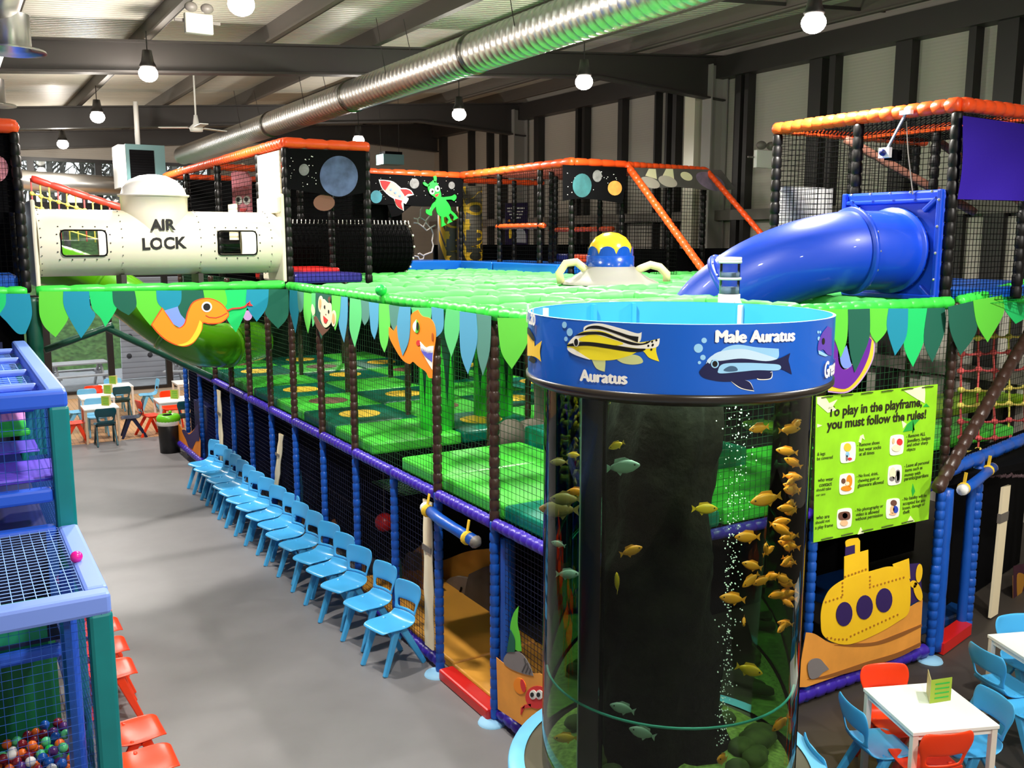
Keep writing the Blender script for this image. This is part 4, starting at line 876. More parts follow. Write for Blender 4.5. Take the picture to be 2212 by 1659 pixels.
mk('green_ball',G().ball(hit(823,627,PZ(z2+.09)),.06,16,10),M('ball_green',(20,190,70),.4),label='small green ball resting on the green roof pipes',cat='ball',smooth=True)
# ================================================================ RIGHT TOWER AND BLUE SLIDE
rt=T('slide_tower','black-posted lookout tower with orange top rails behind the blue slide','play tower',(8.2,6.5,z2))
for (x,y) in((8.2,5.45),(8.2,6.55),(8.2,7.65),(9.5,7.65),(9.5,6.55),(9.4,5.45),(10.7,5.45),(10.7,7.65)): bpost(x,y,rt)
rail((8.2,5.42,z3),(8.2,7.7,z3),orangev,rt,.07,.14,10);rail((8.2,5.42,z3),(10.9,5.42,z3),orangev,rt,.07,.16,10);rail((8.2,7.66,z3-.01),(10.9,7.66,z3-.01),orangev,rt,.05,.2,8);rail((9.5,5.5,z3-.02),(9.5,7.6,z3-.02),orangev,rt,.045,.2,8)
mk('net',G().net((8.2,5.45,z2+1.0),(0,1.1,0),(0,0,.8),.055,.0035).net((8.2,6.55,z2),(0,1.1,0),(0,0,1.8),.055,.0035).net((8.2,7.65,z2),(2.5,0,0),(0,0,1.8),.06,.0035).net((8.2,5.45,z2),(2.5,0,0),(0,0,1.8),.055,.0035).net((8.2,5.45,z3-.02),(2.5,0,0),(0,2.2,0),.06,.0035),netbk,rt)
mk('brace',G().pad((8.9,7.3,z3-.1),(10.1,6.4,z2+.9),.05,.4,8),artbr,rt,True);mk('brace',G().pad((9.6,6.6,z3-.15),(10.6,6.0,z2+.9),.045,.4,8),artbr,rt,True)
mk('white_board',G().bb((8.35,7.8,z2+.75),(9.35,7.83,z2+1.22)),white,rt)
mk('blue_deck',G().bb((8.4,5.5,z2+.02),(10.9,7.6,z2+.12)),bluev,rt)
t=T('purple_screen','violet fabric screen on the front of the right tower','screen',(8.9,5.38,4.5))
pp=PY(5.36);vs=[];q=[hit(2080,250,pp),hit(2212,268,pp),hit(2205,434,pp),hit(2073,430,pp)]
g=G();N=12
for j in range(N+1):
    for i in range(N+1):
        u,v=i/N,j/N;a=q[0].lerp(q[1],u*1.6);b=q[3].lerp(q[2],u*1.6);p=a.lerp(b,v);p.y+=-.03*math.sin(u*7+v*4)*v;vs.append(p)
g.add(vs,[(j*(N+1)+i,j*(N+1)+i+1,(j+1)*(N+1)+i+1,(j+1)*(N+1)+i) for j in range(N) for i in range(N)]);mk('cloth',g,M('violet_mesh',(42,20,140),.7,bump=.2,bs=60,spec=.2),t,True)
t=T('bracket_camera','small bracket with blue and white clamp hanging from the orange rail','bracket',tuple(hit(1910,340,PX(8.1))))
p=hit(1958,243,PX(8.1));q=hit(1912,330,PX(8.1));mk('arm',G().bar(p,q,.02,.02),M('zinc',(150,160,176),.4,.6),t);mk('clamp',G().box(p,(.05,.12,.04)),white,t);mk('clamp',G().box(q,(.05,.12,.1)),white,t);mk('device',G().box(q+Vector((.1,-.02,-.02)),(.14,.1,.1)),blackm,t);mk('knob',G().ball(q+Vector((-.04,0,0)),.035,8,6),navy,t,True)
mk('loose_cord',G().tube([hit(1958,262,PX(8.12)),hit(1962,330,PX(8.12)),hit(1972,420,PX(8.12))],.006,5),steelg,rt)
# blue tube slide
slb=M('slide_blue',(6,64,196),.42,coat=.35)
ctrl=[Vector(v) for v in((8.12,6.0,4.10),(7.8,6.02,4.10),(7.45,6.1,4.09),(7.1,6.3,4.0),(6.8,6.62,3.8),(6.62,6.95,3.5),(6.55,7.1,3.15),(6.55,7.1,2.6))]
sm=[]
for i in range(len(ctrl)-1):
    p0=ctrl[max(i-1,0)];p1=ctrl[i];p2=ctrl[i+1];p3=ctrl[min(i+2,len(ctrl)-1)]
    for k in range(6):
        u=k/6;sm.append(.5*((2*p1)+(p2-p0)*u+(2*p0-5*p1+4*p2-p3)*u*u+(3*p1-p0-3*p2+p3)*u**3))
t=T('tube_slide','big glossy blue plastic tube slide curving down from the right tower','slide',(7.4,6.3,3.6))
mk('tube',G().tube(sm,.385,36),slb,t,True)
for i in(1,10,26):
    d=(sm[i+1]-sm[i]).normalized();mk('flange',G().tube([sm[i]-d*.025,sm[i]-d*.0,sm[i]+d*.025],[.42,.425,.42],36),slb,t,True)
    g=G();a_,b_=g.frame(d)
    for k in range(14): an=2*PI*k/14;g.ball(sm[i]-d*.03+(a_*math.cos(an)+b_*math.sin(an))*.408,.013,6,4)
    mk('bolts',g,galv,t)
g=G();xx=8.13;y0,y1,za,zb=5.48,6.62,3.63,4.68
g.bb((xx,y0,za),(xx+.05,y1,zb));mk('back_panel',g,slb,t,bevel=.03)
g=G();g.bb((xx-.04,y0+.04,zb-.12),(xx,y1-.04,zb-.08)).bb((xx-.06,y0,za),(xx+.02,y1+.0,za+.05)).bb((xx-.05,y0,za),(xx,y0+.05,zb)).bb((xx-.05,y1-.05,za),(xx,y1,zb))
cy,cz_=6.03,4.12
for sy,sz in((-1,1),(-1,-1),(1,1),(1,-1)): g.bar((xx-.02,cy+sy*.36,cz_+sz*.36),(xx-.02,cy+sy*.5,cz_+sz*.48),.05,.05)
mk('panel_rib',g,slb,t,bevel=.012)
g=G()
for k in range(5): g.ball((xx-.05,y0+.1+k*.23,zb-.02),.016,6,4)
for k in range(4): g.ball((xx-.05,y0+.02,za+.2+k*.25),.016,6,4)
mk('bolts',g,galv,t)
# climbing rope net right
t=T('rope_net','yellow and pink knotted climbing rope net at the right edge','rope net',(9.3,5.8,z1+.1))
NP=(WP0+WD*0+WN*(-.35),WN);gy_=G();gp=G();ky=G();kp=G()
rows=[(430,'y'),(545,'p'),(665,'p'),(805,'y'),(915,'y'),(1035,'p'),(1150,'p'),(1240,'y'),(1310,'y')]
colx=[(385,'p'),(505,'p'),(620,'p'),(728,'y'),(845,'p'),(960,'p')]
K=[[hit(1960+(x+random.uniform(-6,6))*.3014,600+(y+(x-385)*-.03+random.uniform(-8,8))*.3014,NP) for x,_ in colx] for y,_ in rows]
for j,(y,c) in enumerate(rows):
    for i,(x,cc) in enumerate(colx):
        if i<len(colx)-1:
            a,b=K[j][i],K[j][i+1];(gy_ if c=='y' else gp).tube([a,(a+b)/2-Vector((0,0,.012)),b],.014,6,False)
        if j<len(rows)-1:
            a,b=K[j][i],K[j+1][i];(gy_ if cc=='y' else gp).tube([a,b],.013,6,False)
        (ky if c=='y' else kp).ball(K[j][i],.042,8,6,(1,1,.85))
for i in range(len(colx)): (gy_ if i==3 else gp).tube([K[0][i],K[0][i]+Vector((0,0,.45))],.01,6,False);gp.tube([K[-1][i],K[-1][i]-Vector((0,0,.14))],.01,6,False)
mk('yellow_rope',gy_,ropey,t,True);mk('pink_rope',gp,roper,t,True);mk('yellow_knots',ky,ropey,t,True);mk('pink_knots',kp,roper,t,True)
g=G()
for k in range(40):
    u=k/39;p=hit(1960+(400+u*560)*.3014,600+(1395+40*u+random.uniform(-12,12))*.3014,NP);g.ball(p,.04,7,5,(1.3,1,.7))
mk('rope_edge',g,M('rope_mix',(120,96,104),.9,var=.5,vs=30),t,True)
mk('brace',G().pad(hit(2024,1058,(WP0+WN*.14,WN)),hit(2240,690,(WP0+WN*.14,WN)),.062,.16,10),brown,pf,True)
# left tower
lt=T('space_tower','black upper tower at the left edge with a pink planet banner','play tower',(.2,11.9,z2))
for x in(.79,-.4): bpost(x,11.9,lt);bpost(x,13.1,lt)
rail((-1.4,11.9,z3),(.83,11.9,z3),orangev,lt,.08,.4,10);rail((.79,11.9,z3),(.79,13.1,z3),orangev,lt,.07,.3,8)
mk('net',G().net((-1.4,11.9,z2),(2.2,0,0),(0,0,1.8),.06,.003),netbk,lt);bxs('dark_cloth',[((-1.4,11.96,z2+.9),(.75,11.98,z3-.06)),((-1.4,13.2,z2),(.77,13.25,z3-.06))],blackm,lt)
art('planet',circ(-8,365,26,29),(0,0,1),PY(11.95),M('pink_planet',(214,140,150),.7,var=.1),lt,1)
mk('blue_floor',G().bb((-1.4,11.95,z2+.02),(.72,13.0,z2+.2)),bluev,lt,bevel=.03)
rail((-1.6,11.88,z2+.02),(.8,11.88,z2+.02),greenv,lt,.06,.2,8)
mk('lower_post',G().pad((.84,11.9,0),(.84,11.9,z2-.05),.085,.3,10,.97),dgreenv,lt,True)
mk('lower_cloth',G().bb((-1.6,12.02,0),(.74,12.04,z2-.1)),blackm,lt)
# sloping rope rail behind the tunnel
t=T('rope_rail','red sloping padded rail with yellow rope netting behind the air lock','rope rail',(1.4,15.5,4.3));RR=PY(15.5)
a=hit(66,385,RR);b=hit(272,452,RR);mk('padded_rail',G().pad(a,b,.055,.3,10),M('coral_vinyl',(226,62,50),.4),t,True)
g=G();gp=G()
for k in range(11):
    u=k/11;p=a.lerp(b,u);(g if k%3 else gp).tube([p,p-Vector((0,0,.85-.3*u))],.012,6);
    if k<10:
        for d in(.22,.4,.6): q=a.lerp(b,u+1/11);g.tube([p-Vector((0,0,d)),q-Vector((0,0,d))],.012,6)
        for d in(.22,.4): g.ball(p-Vector((0,0,d)),.035,7,5)
mk('yellow_rope',g,ropey,t,True);mk('pink_rope',gp,roper,t,True)
# ================================================================ FISH TANK
TC=Vector((3.885,4.385,0));RB=.932;RGl=.83;ZB,ZT=3.36,3.765;RL=1.05;ZL=.75
tk=T('fish_tank','tall round glass fish tank with blue printed collar','fish tank',(TC.x,TC.y,0))
def circle(r,z,n=72): return [(TC.x+r*math.cos(2*PI*k/n),TC.y+r*math.sin(2*PI*k/n),z) for k in range(n)]
bandm=M('collar_blue',(8,92,200),.3,coat=.3);aquab=M('collar_inside',(60,170,214),.4)
mk('collar',G().lathe((TC.x,TC.y,0),[(RB,ZB+.02),(RB,ZT)],96),bandm,tk,True)
g=G().lathe((TC.x,TC.y,0),[(RB-.015,ZT),(RB-.015,ZB+.02)],96);mk('collar_lining',g,aquab,tk,True)
mk('collar_edge',G().lathe((TC.x,TC.y,0),[(RB+.001,ZT),(RB-.016,ZT+.001)],96),artlb,tk)
rimm=M('rim_bronze',(40,34,28),.3)
mk('rim',G().lathe((TC.x,TC.y,0),[(RGl-.03,ZB-.03),(RGl+.03,ZB-.045),(RB-.01,ZB-.02),(RB+.012,ZB+.0),(RB+.012,ZB+.03),(RB-.02,ZB+.03)],96),rimm,tk,True)
glass=clear('tank_glass',(.93,.97,.94),.10)
mk('glass_wall',G().lathe((TC.x,TC.y,0),[(RGl,ZL),(RGl,ZB)],96),glass,tk,True)
water=clear('tank_water',(.62,.78,.64),.0)
mk('water',G().lathe((TC.x,TC.y,0),[(RGl-.02,ZL+.06),(RGl-.02,ZB-.04)],96),water,tk,True)
mk('inner_lid',G().lathe((TC.x,TC.y,0),[(RB-.02,ZB+.1),(.5,ZB+.1)],64),aquab,tk)
ledge=M('ledge_blue',(120,200,244),.35)
mk('ledge_ring',G().lathe((TC.x,TC.y,0),[(RL-.1,ZL+.01),(RL,ZL+.01),(RL+.01,ZL-.01),(RL+.01,ZL-.06),(RL-.1,ZL-.06)],96),ledge,tk,True)
mk('cabinet',G().lathe((TC.x,TC.y,0),[(RL-.09,0),(RL-.09,ZL)],64),M('cabinet_blue',(20,90,170),.4),tk,True)
mk('cabinet_top',G().lathe((TC.x,TC.y,0),[(RL-.09,ZL),(0,ZL)],64),M('cabinet_top',(96,90,76),.4),tk)
reflm=M('reflection_cyan',(80,190,190),.3)  # colour of the modelled reflection arc
for (ex,mm,nm) in((1762,blackm,'joint_strip'),(1300,blackm,'joint_strip')):
    pass
def cyl(px,py,R=RB):
    d=ray(px,py);o=EYE-TC;a=d.x**2+d.y**2;b=2*(o.x*d.x+o.y*d.y);c=o.x**2+o.y**2-R*R;D=b*b-4*a*c
    if D<0: D=0
    t=(-b-math.sqrt(D))/(2*a);p=EYE+d*t;return math.atan2(p.y-TC.y,p.x-TC.x),p.z
TH0=math.atan2(-TC.y,-TC.x)
def unw(th):
    d=th-TH0
    while d>PI:d-=2*PI
    while d<-PI:d+=2*PI
    return d
def cart(name,pts,mat,lay=1,cr=(1100,540,.3255),R=RB):
    P=[];
    for p in spl(pts):
        th,z=cyl(cr[0]+p[0]*cr[2],cr[1]+p[1]*cr[2],R);P.append((unw(th),z))
    bm=bmesh.new();vs=[bm.verts.new((a,z,0)) for a,z in P]
    try: bm.faces.new(vs)
    except Exception: return
    bmesh.ops.triangulate(bm,faces=bm.faces[:]);lo=min(a for a,z in P);hi=max(a for a,z in P);x=lo+.05
    while x<hi: bmesh.ops.bisect_plane(bm,geom=bm.verts[:]+bm.edges[:]+bm.faces[:],plane_co=(x,0,0),plane_no=(1,0,0));x+=.05
    r=R+.0012*lay+.0008;bm.verts.index_update();g=G()
    g.add([(TC.x+r*math.cos(v.co.x+TH0),TC.y+r*math.sin(v.co.x+TH0),v.co.y) for v in bm.verts],[[v.index for v in f.verts] for f in bm.faces]);bm.free()
    return mk(name,g,mat,tk,recalc=False)
def ctext(s,th0,th1,za,zb,mat,lay=8,hs=1.,R=RB):
    vs,fs=textmesh(s,0);x0=min(v.x for v in vs);x1=max(v.x for v in vs);k=(th1-th0)/(x1-x0);r=R+.0012*lay+.0008;g=G();kk=abs(k)*R
    out=[]
    for v in vs:
        f=(v.x-x0)/(x1-x0);a=th0+(v.x-x0)*k+TH0;out.append((TC.x+r*math.cos(a),TC.y+r*math.sin(a),za+(zb-za)*f+v.y*kk*hs))
    for e,(du,dz) in enumerate(((0,0),(-.006,0),(.006,0),(0,.003),(0,-.003))):
        q=.0002*e;g.add([(TC.x+(p[0]-TC.x)*(1+q)-(p[1]-TC.y)*du,TC.y+(p[1]-TC.y)*(1+q)+(p[0]-TC.x)*du,p[2]+dz) for p in out],fs)
    mk('lettering',g,mat,tk,label='white lettering '+s)
def cpx(px,py,cr=(1100,540,.3255)): a,z=cyl(cr[0]+px*cr[2],cr[1]+py*cr[2]);return unw(a),z
yf=M('fish_yellow',(250,232,40),.4);fblk=M('fish_black',(8,8,10),.4);fwt=M('fish_white',(250,248,236),.4);fpale=M('fish_pale',(212,220,150),.4);fnav=M('fish_navy',(12,18,70),.4);fsky=M('fish_sky',(150,206,244),.4);fsky2=M('fish_sky_light',(196,226,248),.4)
cart('bubble',circ(368,497,16,22),fsky,1);cart('bubble',circ(403,545,20,27),fsky,1);cart('bubble',circ(378,590,12,16),fsky,1)
cart('printed_fish_fin',[(495,545,1),(505,505),(600,487),(740,520),(845,552),(880,545,1),(862,612),(760,610),(620,570)],fwt,1)
cart('printed_fish',[(388,642),(400,610),(440,570),(500,540),(600,535),(720,575),(840,610),(920,605),(999,586,1),(975,660),(996,740,1),(930,715),(880,668),(800,700),(700,728),(600,732),(520,722),(440,695),(398,668)],yf,2)
cart('white_patch',[(400,620),(450,565),(560,538),(700,570),(840,612),(920,612),(1000,586,1),(985,640),(900,655),(760,640),(620,615),(480,608)],fwt,3)
cart('yellow_patch',[(470,585),(560,560),(680,590),(760,620),(700,632),(560,612),(480,605)],yf,3.5)
cart('white_patch',[(390,650),(420,650),(500,700),(540,728),(450,700),(400,672)],fwt,3)
cart('black_stripe',[(392,628),(470,612),(560,612),(700,632),(830,652),(905,655),(880,672),(800,675),(640,650),(520,635),(405,640)],fblk,4)
cart('black_stripe',[(440,570),(500,545),(620,545),(740,588),(870,620),(940,600),(910,624),(820,630),(700,592),(600,562),(480,566)],fblk,4)
cart('black_stripe',[(505,532),(530,508),(600,503),(720,540),(800,566),(860,575,1),(855,612,1),(780,582),(640,532),(545,522)],fblk,4)
for x,y in((915,615),(950,608),(978,598),(925,635),(952,632),(945,660),(955,628)): cart('spot',circ(x,y,7,8,8),fblk,4.5)
cart('eye',circ(450,612,19,30),fwt,5);cart('eye',circ(450,612,13,24),fblk,6)
cart('printed_fin',[(550,728,1),(640,728,1),(640,760),(635,808,1),(580,785)],fpale,1.5);cart('printed_fin',[(715,728,1),(800,695),(865,705),(888,745),(830,760),(760,752)],fpale,1.5)
a0,z0=cpx(480,865);a1,z1_=cpx(783,888);ctext('Auratus',a0,a1,z0,z1_,artw)
for x,y,r in((1293,600,18),(1255,652,30),(1285,713,18),(1262,747,11)): cart('bubble',circ(x,y,r),fsky,1)
cart('printed_fin',[(1390,685,1),(1440,645),(1520,628),(1640,645),(1787,655,1),(1785,712),(1740,728),(1600,700),(1480,690)],fsky,1)
cart('pale_back',[(1305,755),(1360,690),(1440,665),(1560,658),(1700,695),(1780,728),(1700,745),(1500,735),(1380,745)],fsky2,2)
cart('printed_fish',[(1262,815),(1275,785),(1310,750),(1345,730),(1400,735),(1540,720),(1700,737),(1790,718),(1862,683,1),(1850,730),(1858,765),(1872,825,1),(1800,790),(1740,802),(1700,840),(1560,862),(1420,872),(1300,850)],fnav,3)
cart('white_patch',[(1310,735),(1345,700),(1350,715),(1330,755,1)],fsky2,4)
cart('blue_stripe',[(1385,795),(1420,755),(1560,748),(1700,753),(1790,763),(1780,797),(1640,797),(1540,806),(1400,818)],fsky,4)
cart('printed_fin',[(1420,795),(1460,770),(1500,775),(1510,800),(1450,806)],M('fish_slate',(60,96,130),.4),5)
cart('eye',circ(1363,755,26,28),fsky,5);cart('eye',circ(1363,755,17,20),fblk,6)
cart('printed_fin',[(1465,866,1),(1560,862,1),(1595,880),(1622,932,1),(1540,915)],fnav,2.6);cart('fin_edge',[(1462,864,1),(1560,862,1),(1600,880),(1624,938,1),(1530,917)],fwt,2)
cart('printed_fin',[(1640,842,1),(1742,810,1),(1730,850),(1660,856)],fnav,2.6);cart('fin_edge',[(1636,842,1),(1744,806,1),(1736,854),(1655,862)],fwt,2)
a0,z0=cpx(1370,610);a1,z1_=cpx(1882,600);ctext('Male Auratus',a0,a1,z0,z1_,artw)
aL,zL=cpx(183,500);ctext('Yellow Lab',aL-.52,aL,zL-.0,zL,artw,hs=1.3)
cart('printed_fish',[(104,505,1),(135,535),(165,580),(172,640,1),(220,602,1),(207,670),(215,742,1),(172,708),(104,700,1)],arty,2)
cart('black_stripe',[(104,505,1),(135,520),(168,575),(175,600,1),(160,600),(130,560),(104,540,1)],fblk,3);cart('printed_fin',[(150,700,1),(180,728),(168,752),(130,730,1)],fblk,3);cart('printed_fin',[(104,700,1),(112,760),(125,792,1),(104,770,1)],fblk,3)
aR,zR=cpx(2080,850);ctext('Green Terror',aR,aR+.62,zR,zR,artw,hs=1.3)
cart('printed_fish',[(2046,670),(2050,610),(2075,550),(2110,505,1),(2136,520,1),(2136,700,1),(2105,690),(2080,660)],M('fish_purple',(96,60,180),.4),2);cart('eye',circ(2080,605,9,22),fblk,4);cart('pale_lip',[(2046,665,1),(2070,675),(2110,700,1),(2090,705),(2050,690,1)],fsky,3)
for x,y,r in((2048,545,6),(2062,545,6),(2053,588,9)): cart('bubble',circ(x,y,r,r*1.6),fsky,1)
for ang,m in((1.9,white),(2.75,aquab),(-2.6,white),(3.1,aquab)):
    a=TH0+PI+ (ang-2.4);mk('collar_bracket',G().box((TC.x+(RB-.03)*math.cos(a),TC.y+(RB-.03)*math.sin(a),ZT-.09),(.03,.03,.16),a),m,tk)
# feeder standing in the collar
fc=hit(1574,668,PZ(3.62));fz=3.5
t=T('fish_feeder','clear stacked fish feeder standing in the tank collar','feeder',(fc.x,fc.y,fz))
fcl=clear('feeder_clear',(.72,.80,.86),.14,.08)
s=.092
mk('feeder_base',G().lathe((fc.x,fc.y,fz),[(0,0),(s*1.02,0),(s*1.02,.1),(s*1.1,.11),(s*1.1,.13),(s,.14),(s,.25),(0,.25)],24),M('feeder_white',(230,232,226),.35),t,True)
mk('spout',G().bar((fc.x-.01,fc.y-.1,fz+.2),(fc.x+.05,fc.y-.13,fz+.06),.05,.05),MT['feeder_white'],t)
for k in range(2):
    z=fz+.25+k*.14;mk('chamber',G().lathe((fc.x,fc.y,z),[(s*.93,0),(s*.93,.125)],24),fcl,t,True);mk('food',G().lathe((fc.x,fc.y,z),[(0,.006),(s*.88,.006),(s*.88,.06-.02*k),(0,.06-.02*k)],20),M('fish_food',(150,165,185),.8),t,True);mk('chamber_ring',G().lathe((fc.x,fc.y,z+.118),[(s*.95,0),(s*1.06,.003),(s*1.06,.022),(s*.9,.024)],24),M('feeder_ring',(196,208,216),.3),t,True)
mk('feeder_lid',G().lathe((fc.x,fc.y,fz+.53),[(s,0),(s*1.03,.0),(s*1.03,.03),(0,.034)],24),white,t,True)
p=hit(1465,690,PZ(3.5));mk('hose_hook',G().tube([hit(1453,692,PX(p.x)),hit(1455,672,PX(p.x)),hit(1470,673,PX(p.x)),hit(1480,694,PX(p.x))],.012,8),white,label='white bent pipe standing inside the tank collar',cat='pipe',smooth=True)
# inside the tank
def noise_lathe(c,prof,n,amp,seed):
    rnd=random.Random(seed);g=G();vs=[];m=len(prof);ph=[rnd.uniform(0,6.28) for _ in range(8)]
    for i,(r,z) in enumerate(prof):
        for k in range(n):
            a=2*PI*k/n;q=1+amp*(math.sin(a*3+ph[0]+z*2.3)+.6*math.sin(a*7+ph[1]-z*5)+.5*math.sin(a*2+z*9+ph[2])+rnd.uniform(-.5,.5));vs.append((c[0]+r*q*math.cos(a),c[1]+r*q*math.sin(a),z))
    g.add(vs,[(i*n+k,i*n+(k+1)%n,(i+1)*n+(k+1)%n,(i+1)*n+k) for i in range(m-1) for k in range(n)]);return g
rkm=M('tank_rock',(15,13,8),.85,var=.8,vs=7,bump=1,bs=14,spec=.12)
ax=(TC.x-.04,TC.y+.06)
mk('rock_column',noise_lathe(ax,[(.44,.8),(.42,1.0),(.39,1.2),(.37,1.4),(.36,1.6),(.33,1.85),(.35,2.05),(.33,2.25),(.32,2.45),(.35,2.6),(.34,2.75),(.35,2.9),(.34,3.05),(.33,3.2),(.34,3.35)],40,.12,3),rkm,tk,True)
mk('gravel_bed',G().lathe((TC.x,TC.y,0),[(RGl-.03,.82),(.6,.86),(.3,.9),(0,.9)],48),M('gravel',(150,170,84),.8,var=.4,vs=30),tk,True)
g=G();rnd=random.Random(4)
for k in range(26):
    a=rnd.uniform(0,2*PI);r=rnd.uniform(.48,.68);g.ball((TC.x+r*math.cos(a),TC.y+r*math.sin(a),.9),rnd.uniform(.05,.11),9,7,(1.3,1,.7))
mk('base_rocks',g,M('mossy_rock',(74,84,36),.8,var=.5,vs=9),tk,True)
# clear purple-black corner duct and glass joints
def tv(px,R): a,_=cyl(px,1200,R);return a
g=G();a0=tv(1256,.72);a1=tv(1300,.72)
vs=[]
for z in(.8,ZB-.03):
    for k in range(5): a=a0+unw(a1-a0+TH0)*k/4;vs.append((TC.x+.73*math.cos(a),TC.y+.73*math.sin(a),z))
g.add(vs,[(k,k+1,k+6,k+5) for k in range(4)])
mk('overflow_duct',g,M('duct_dark',(74,50,64),.2,metal=.3),tk,True)
for px,R in((1303,.775),(1762,RGl-.004)):
    a=tv(px,R);mk('joint_strip',G().box((TC.x+R*math.cos(a),TC.y+R*math.sin(a),(.8+ZB)/2),(.016,.02,ZB-.8),a),blackm,tk)
a=tv(1252,.735);mk('joint_highlight',G().box((TC.x+.735*math.cos(a),TC.y+.735*math.sin(a),2.1),(.006,.006,2.5),a),white,tk)
g=G();g.tube([(TC.x+(RGl-.03)*math.cos(TH0+f*.1),TC.y+(RGl-.03)*math.sin(TH0+f*.1),1.42) for f in range(-14,15)],.008,6);mk('bed_reflection',g,reflm,tk,True)  # cyan arc modelled in place of the tank bed's reflection in the glass
# bubbles
bub=M('bubble_white',(236,244,240),.1,emit=.25);g=G();rnd=random.Random(9)
for k in range(420):
    z=rnd.uniform(1.1,3.3);f=(z-1.1)/2.2;sp_=.03+.05*f;x=TC.x-.02+.10*f+rnd.gauss(0,sp_*.7);y=TC.y-.44+.05*f-.02;g.ball((x+.03,y+rnd.gauss(0,.02)-.05,z),rnd.uniform(.002,.0055),5,4)
mk('air_bubbles',g,bub,label='column of small white air bubbles rising in the tank',cat='bubbles',kind='stuff')
# fish ----------------------------------------------------------
def fishmesh(L):
    """body along +x, local"""
    g=G();n=10;prof=[(-.5,.03,.02),(-.42,.09,.05),(-.28,.17,.085),(-.1,.21,.1),(.08,.19,.09),(.24,.12,.06),(.34,.06,.03)];vs=[]
    for x,h,w_ in prof:
        for k in range(n): a=2*PI*k/n;vs.append((x*L,w_*L*math.cos(a),h*L*math.sin(a)))
    g.add(vs,[(i*n+k,i*n+(k+1)%n,(i+1)*n+(k+1)%n,(i+1)*n+k) for i in range(len(prof)-1) for k in range(n)]+[tuple(range(n)),tuple(range(6*n,7*n))]);return g
def fishfins(L):
    g=G();g.slab([(.3*L,-.003,.0),(.5*L,-.003,.15*L),(.46*L,-.003,0),(.5*L,-.003,-.15*L)],(0,1,0),.006)
    g.slab([(-.28*L,-.003,.15*L),(-.1*L,-.003,.27*L),(.2*L,-.003,.24*L),(.24*L,-.003,.1*L)],(0,1,0),.006);g.slab([(0,-.003,-.15*L),(.1*L,-.003,-.27*L),(.22*L,-.003,-.1*L)],(0,1,0),.006);return g
fo=M("fish_orange",(255,150,34),.35,emit=0);foy=M('fish_gold',(240,180,30),.35);fgr=M('fish_grey',(170,186,186),.35);fbr=M('fish_brown',(150,120,70),.4)
fproto={}
def fish(px,py,m,L,rz,lab,R=.62,pitch=0,group=None):
    key=m.name;d=ray(px,py);o=EYE-TC;a_=d.x**2+d.y**2;b_=2*(o.x*d.x+o.y*d.y);t0=-b_/(2*a_);q=EYE+d*t0-TC;r0=math.hypot(q.x,q.y);RM=.73
    ch=math.sqrt(max(0,RM*RM-r0*r0))/math.sqrt(a_);fr_=rnd.uniform(.25,.95) if group else .9
    q=EYE+d*(t0-ch*fr_);k=min(1,RM/max(.01,math.hypot(q.x-TC.x,q.y-TC.y)));x=TC.x+(q.x-TC.x)*k;y=TC.y+(q.y-TC.y)*k;z=q.z
    if key not in fproto:
        t=T('fish',lab,'fish',(0,0,0),group)
        b=mk('body',fishmesh(1),m,t,True);mk('fins',fishfins(1),m,t)
        mk('eye',G().ball((-.36,-.075,.04),.03,6,5).ball((-.36,.075,.04),.03,6,5),artk,t,True);fproto[key]=t
    else:
        t=copytree(fproto[key]);t['label']=lab
        if group:t['group']=group
        elif 'group' in t.keys(): del t['group']
    t.scale=(L,L,L);t.location=(x,y,z);t.rotation_euler=(0,pitch,rz-AZ)
rnd=random.Random(2)
sh='orange fish in the dense shoal at the right side of the tank'
for (x,y) in((1737,920),(1700,975),(1722,1000),(1716,1030),(1738,1040),(1712,1052),(1742,1062),(1728,1090),(1700,1098),(1738,1108),(1685,1128),(1690,1145),(1705,1160),(1724,1185),(1738,1180),(1660,1190),(1700,1210),(1722,1212),(1742,1222),(1668,1245),(1690,1250),(1708,1262),(1680,1285),(1700,1290),(1716,1285),(1737,1305),(1690,1355),(1722,1350)):
    fish(x,y,fo,rnd.uniform(.10,.145),rnd.uniform(-.8,.8)+(PI if rnd.random()<.4 else 0),sh,rnd.uniform(.5,.68),rnd.uniform(-.5,.5),'orange shoal in the fish tank')
for (x,y,L,rz,pt,lab) in((1640,925,.13,.3,-.1,'orange fish high in the tank, left of a pair near the top right'),(1705,928,.13,PI,.1,'orange fish high in the tank, near the top right'),(1655,1078,.19,.1,-.2,'large orange fish facing left above the shoal'),(1615,1160,.16,.2,.05,'orange fish with pale tail left of the shoal'),
 (1655,1185,.15,1.2,.5,'orange fish tilted upwards left of the shoal'),(1625,1222,.13,.1,.3,'orange fish nosing down beside the shoal, mid height'),(1622,1253,.13,.3,-.6,'orange fish tilted steeply below its neighbour left of the shoal'),(1646,1255,.12,.2,-.3,'small orange fish between the tilted fish and the shoal'),
 (1583,1293,.16,.1,.15,'lone orange fish right of the bubble column'),(1607,1342,.12,1.3,0,'round-looking orange fish facing the viewer below the shoal'),(1363,1190,.14,PI+.1,.3,'orange fish on the left edge of the dark rock'),(1240,983,.09,0,0,'small gold fish near the upper left of the tank'),
 (1704,1565,.15,.2,-.7,'orange fish near the tank bottom at the right'),(1560,1640,.15,.9,.4,'orange fish low in front of the rock at the picture bottom')):
    fish(x,y,fo if 'gold' not in lab else foy,L,rz,lab,.64,pt)
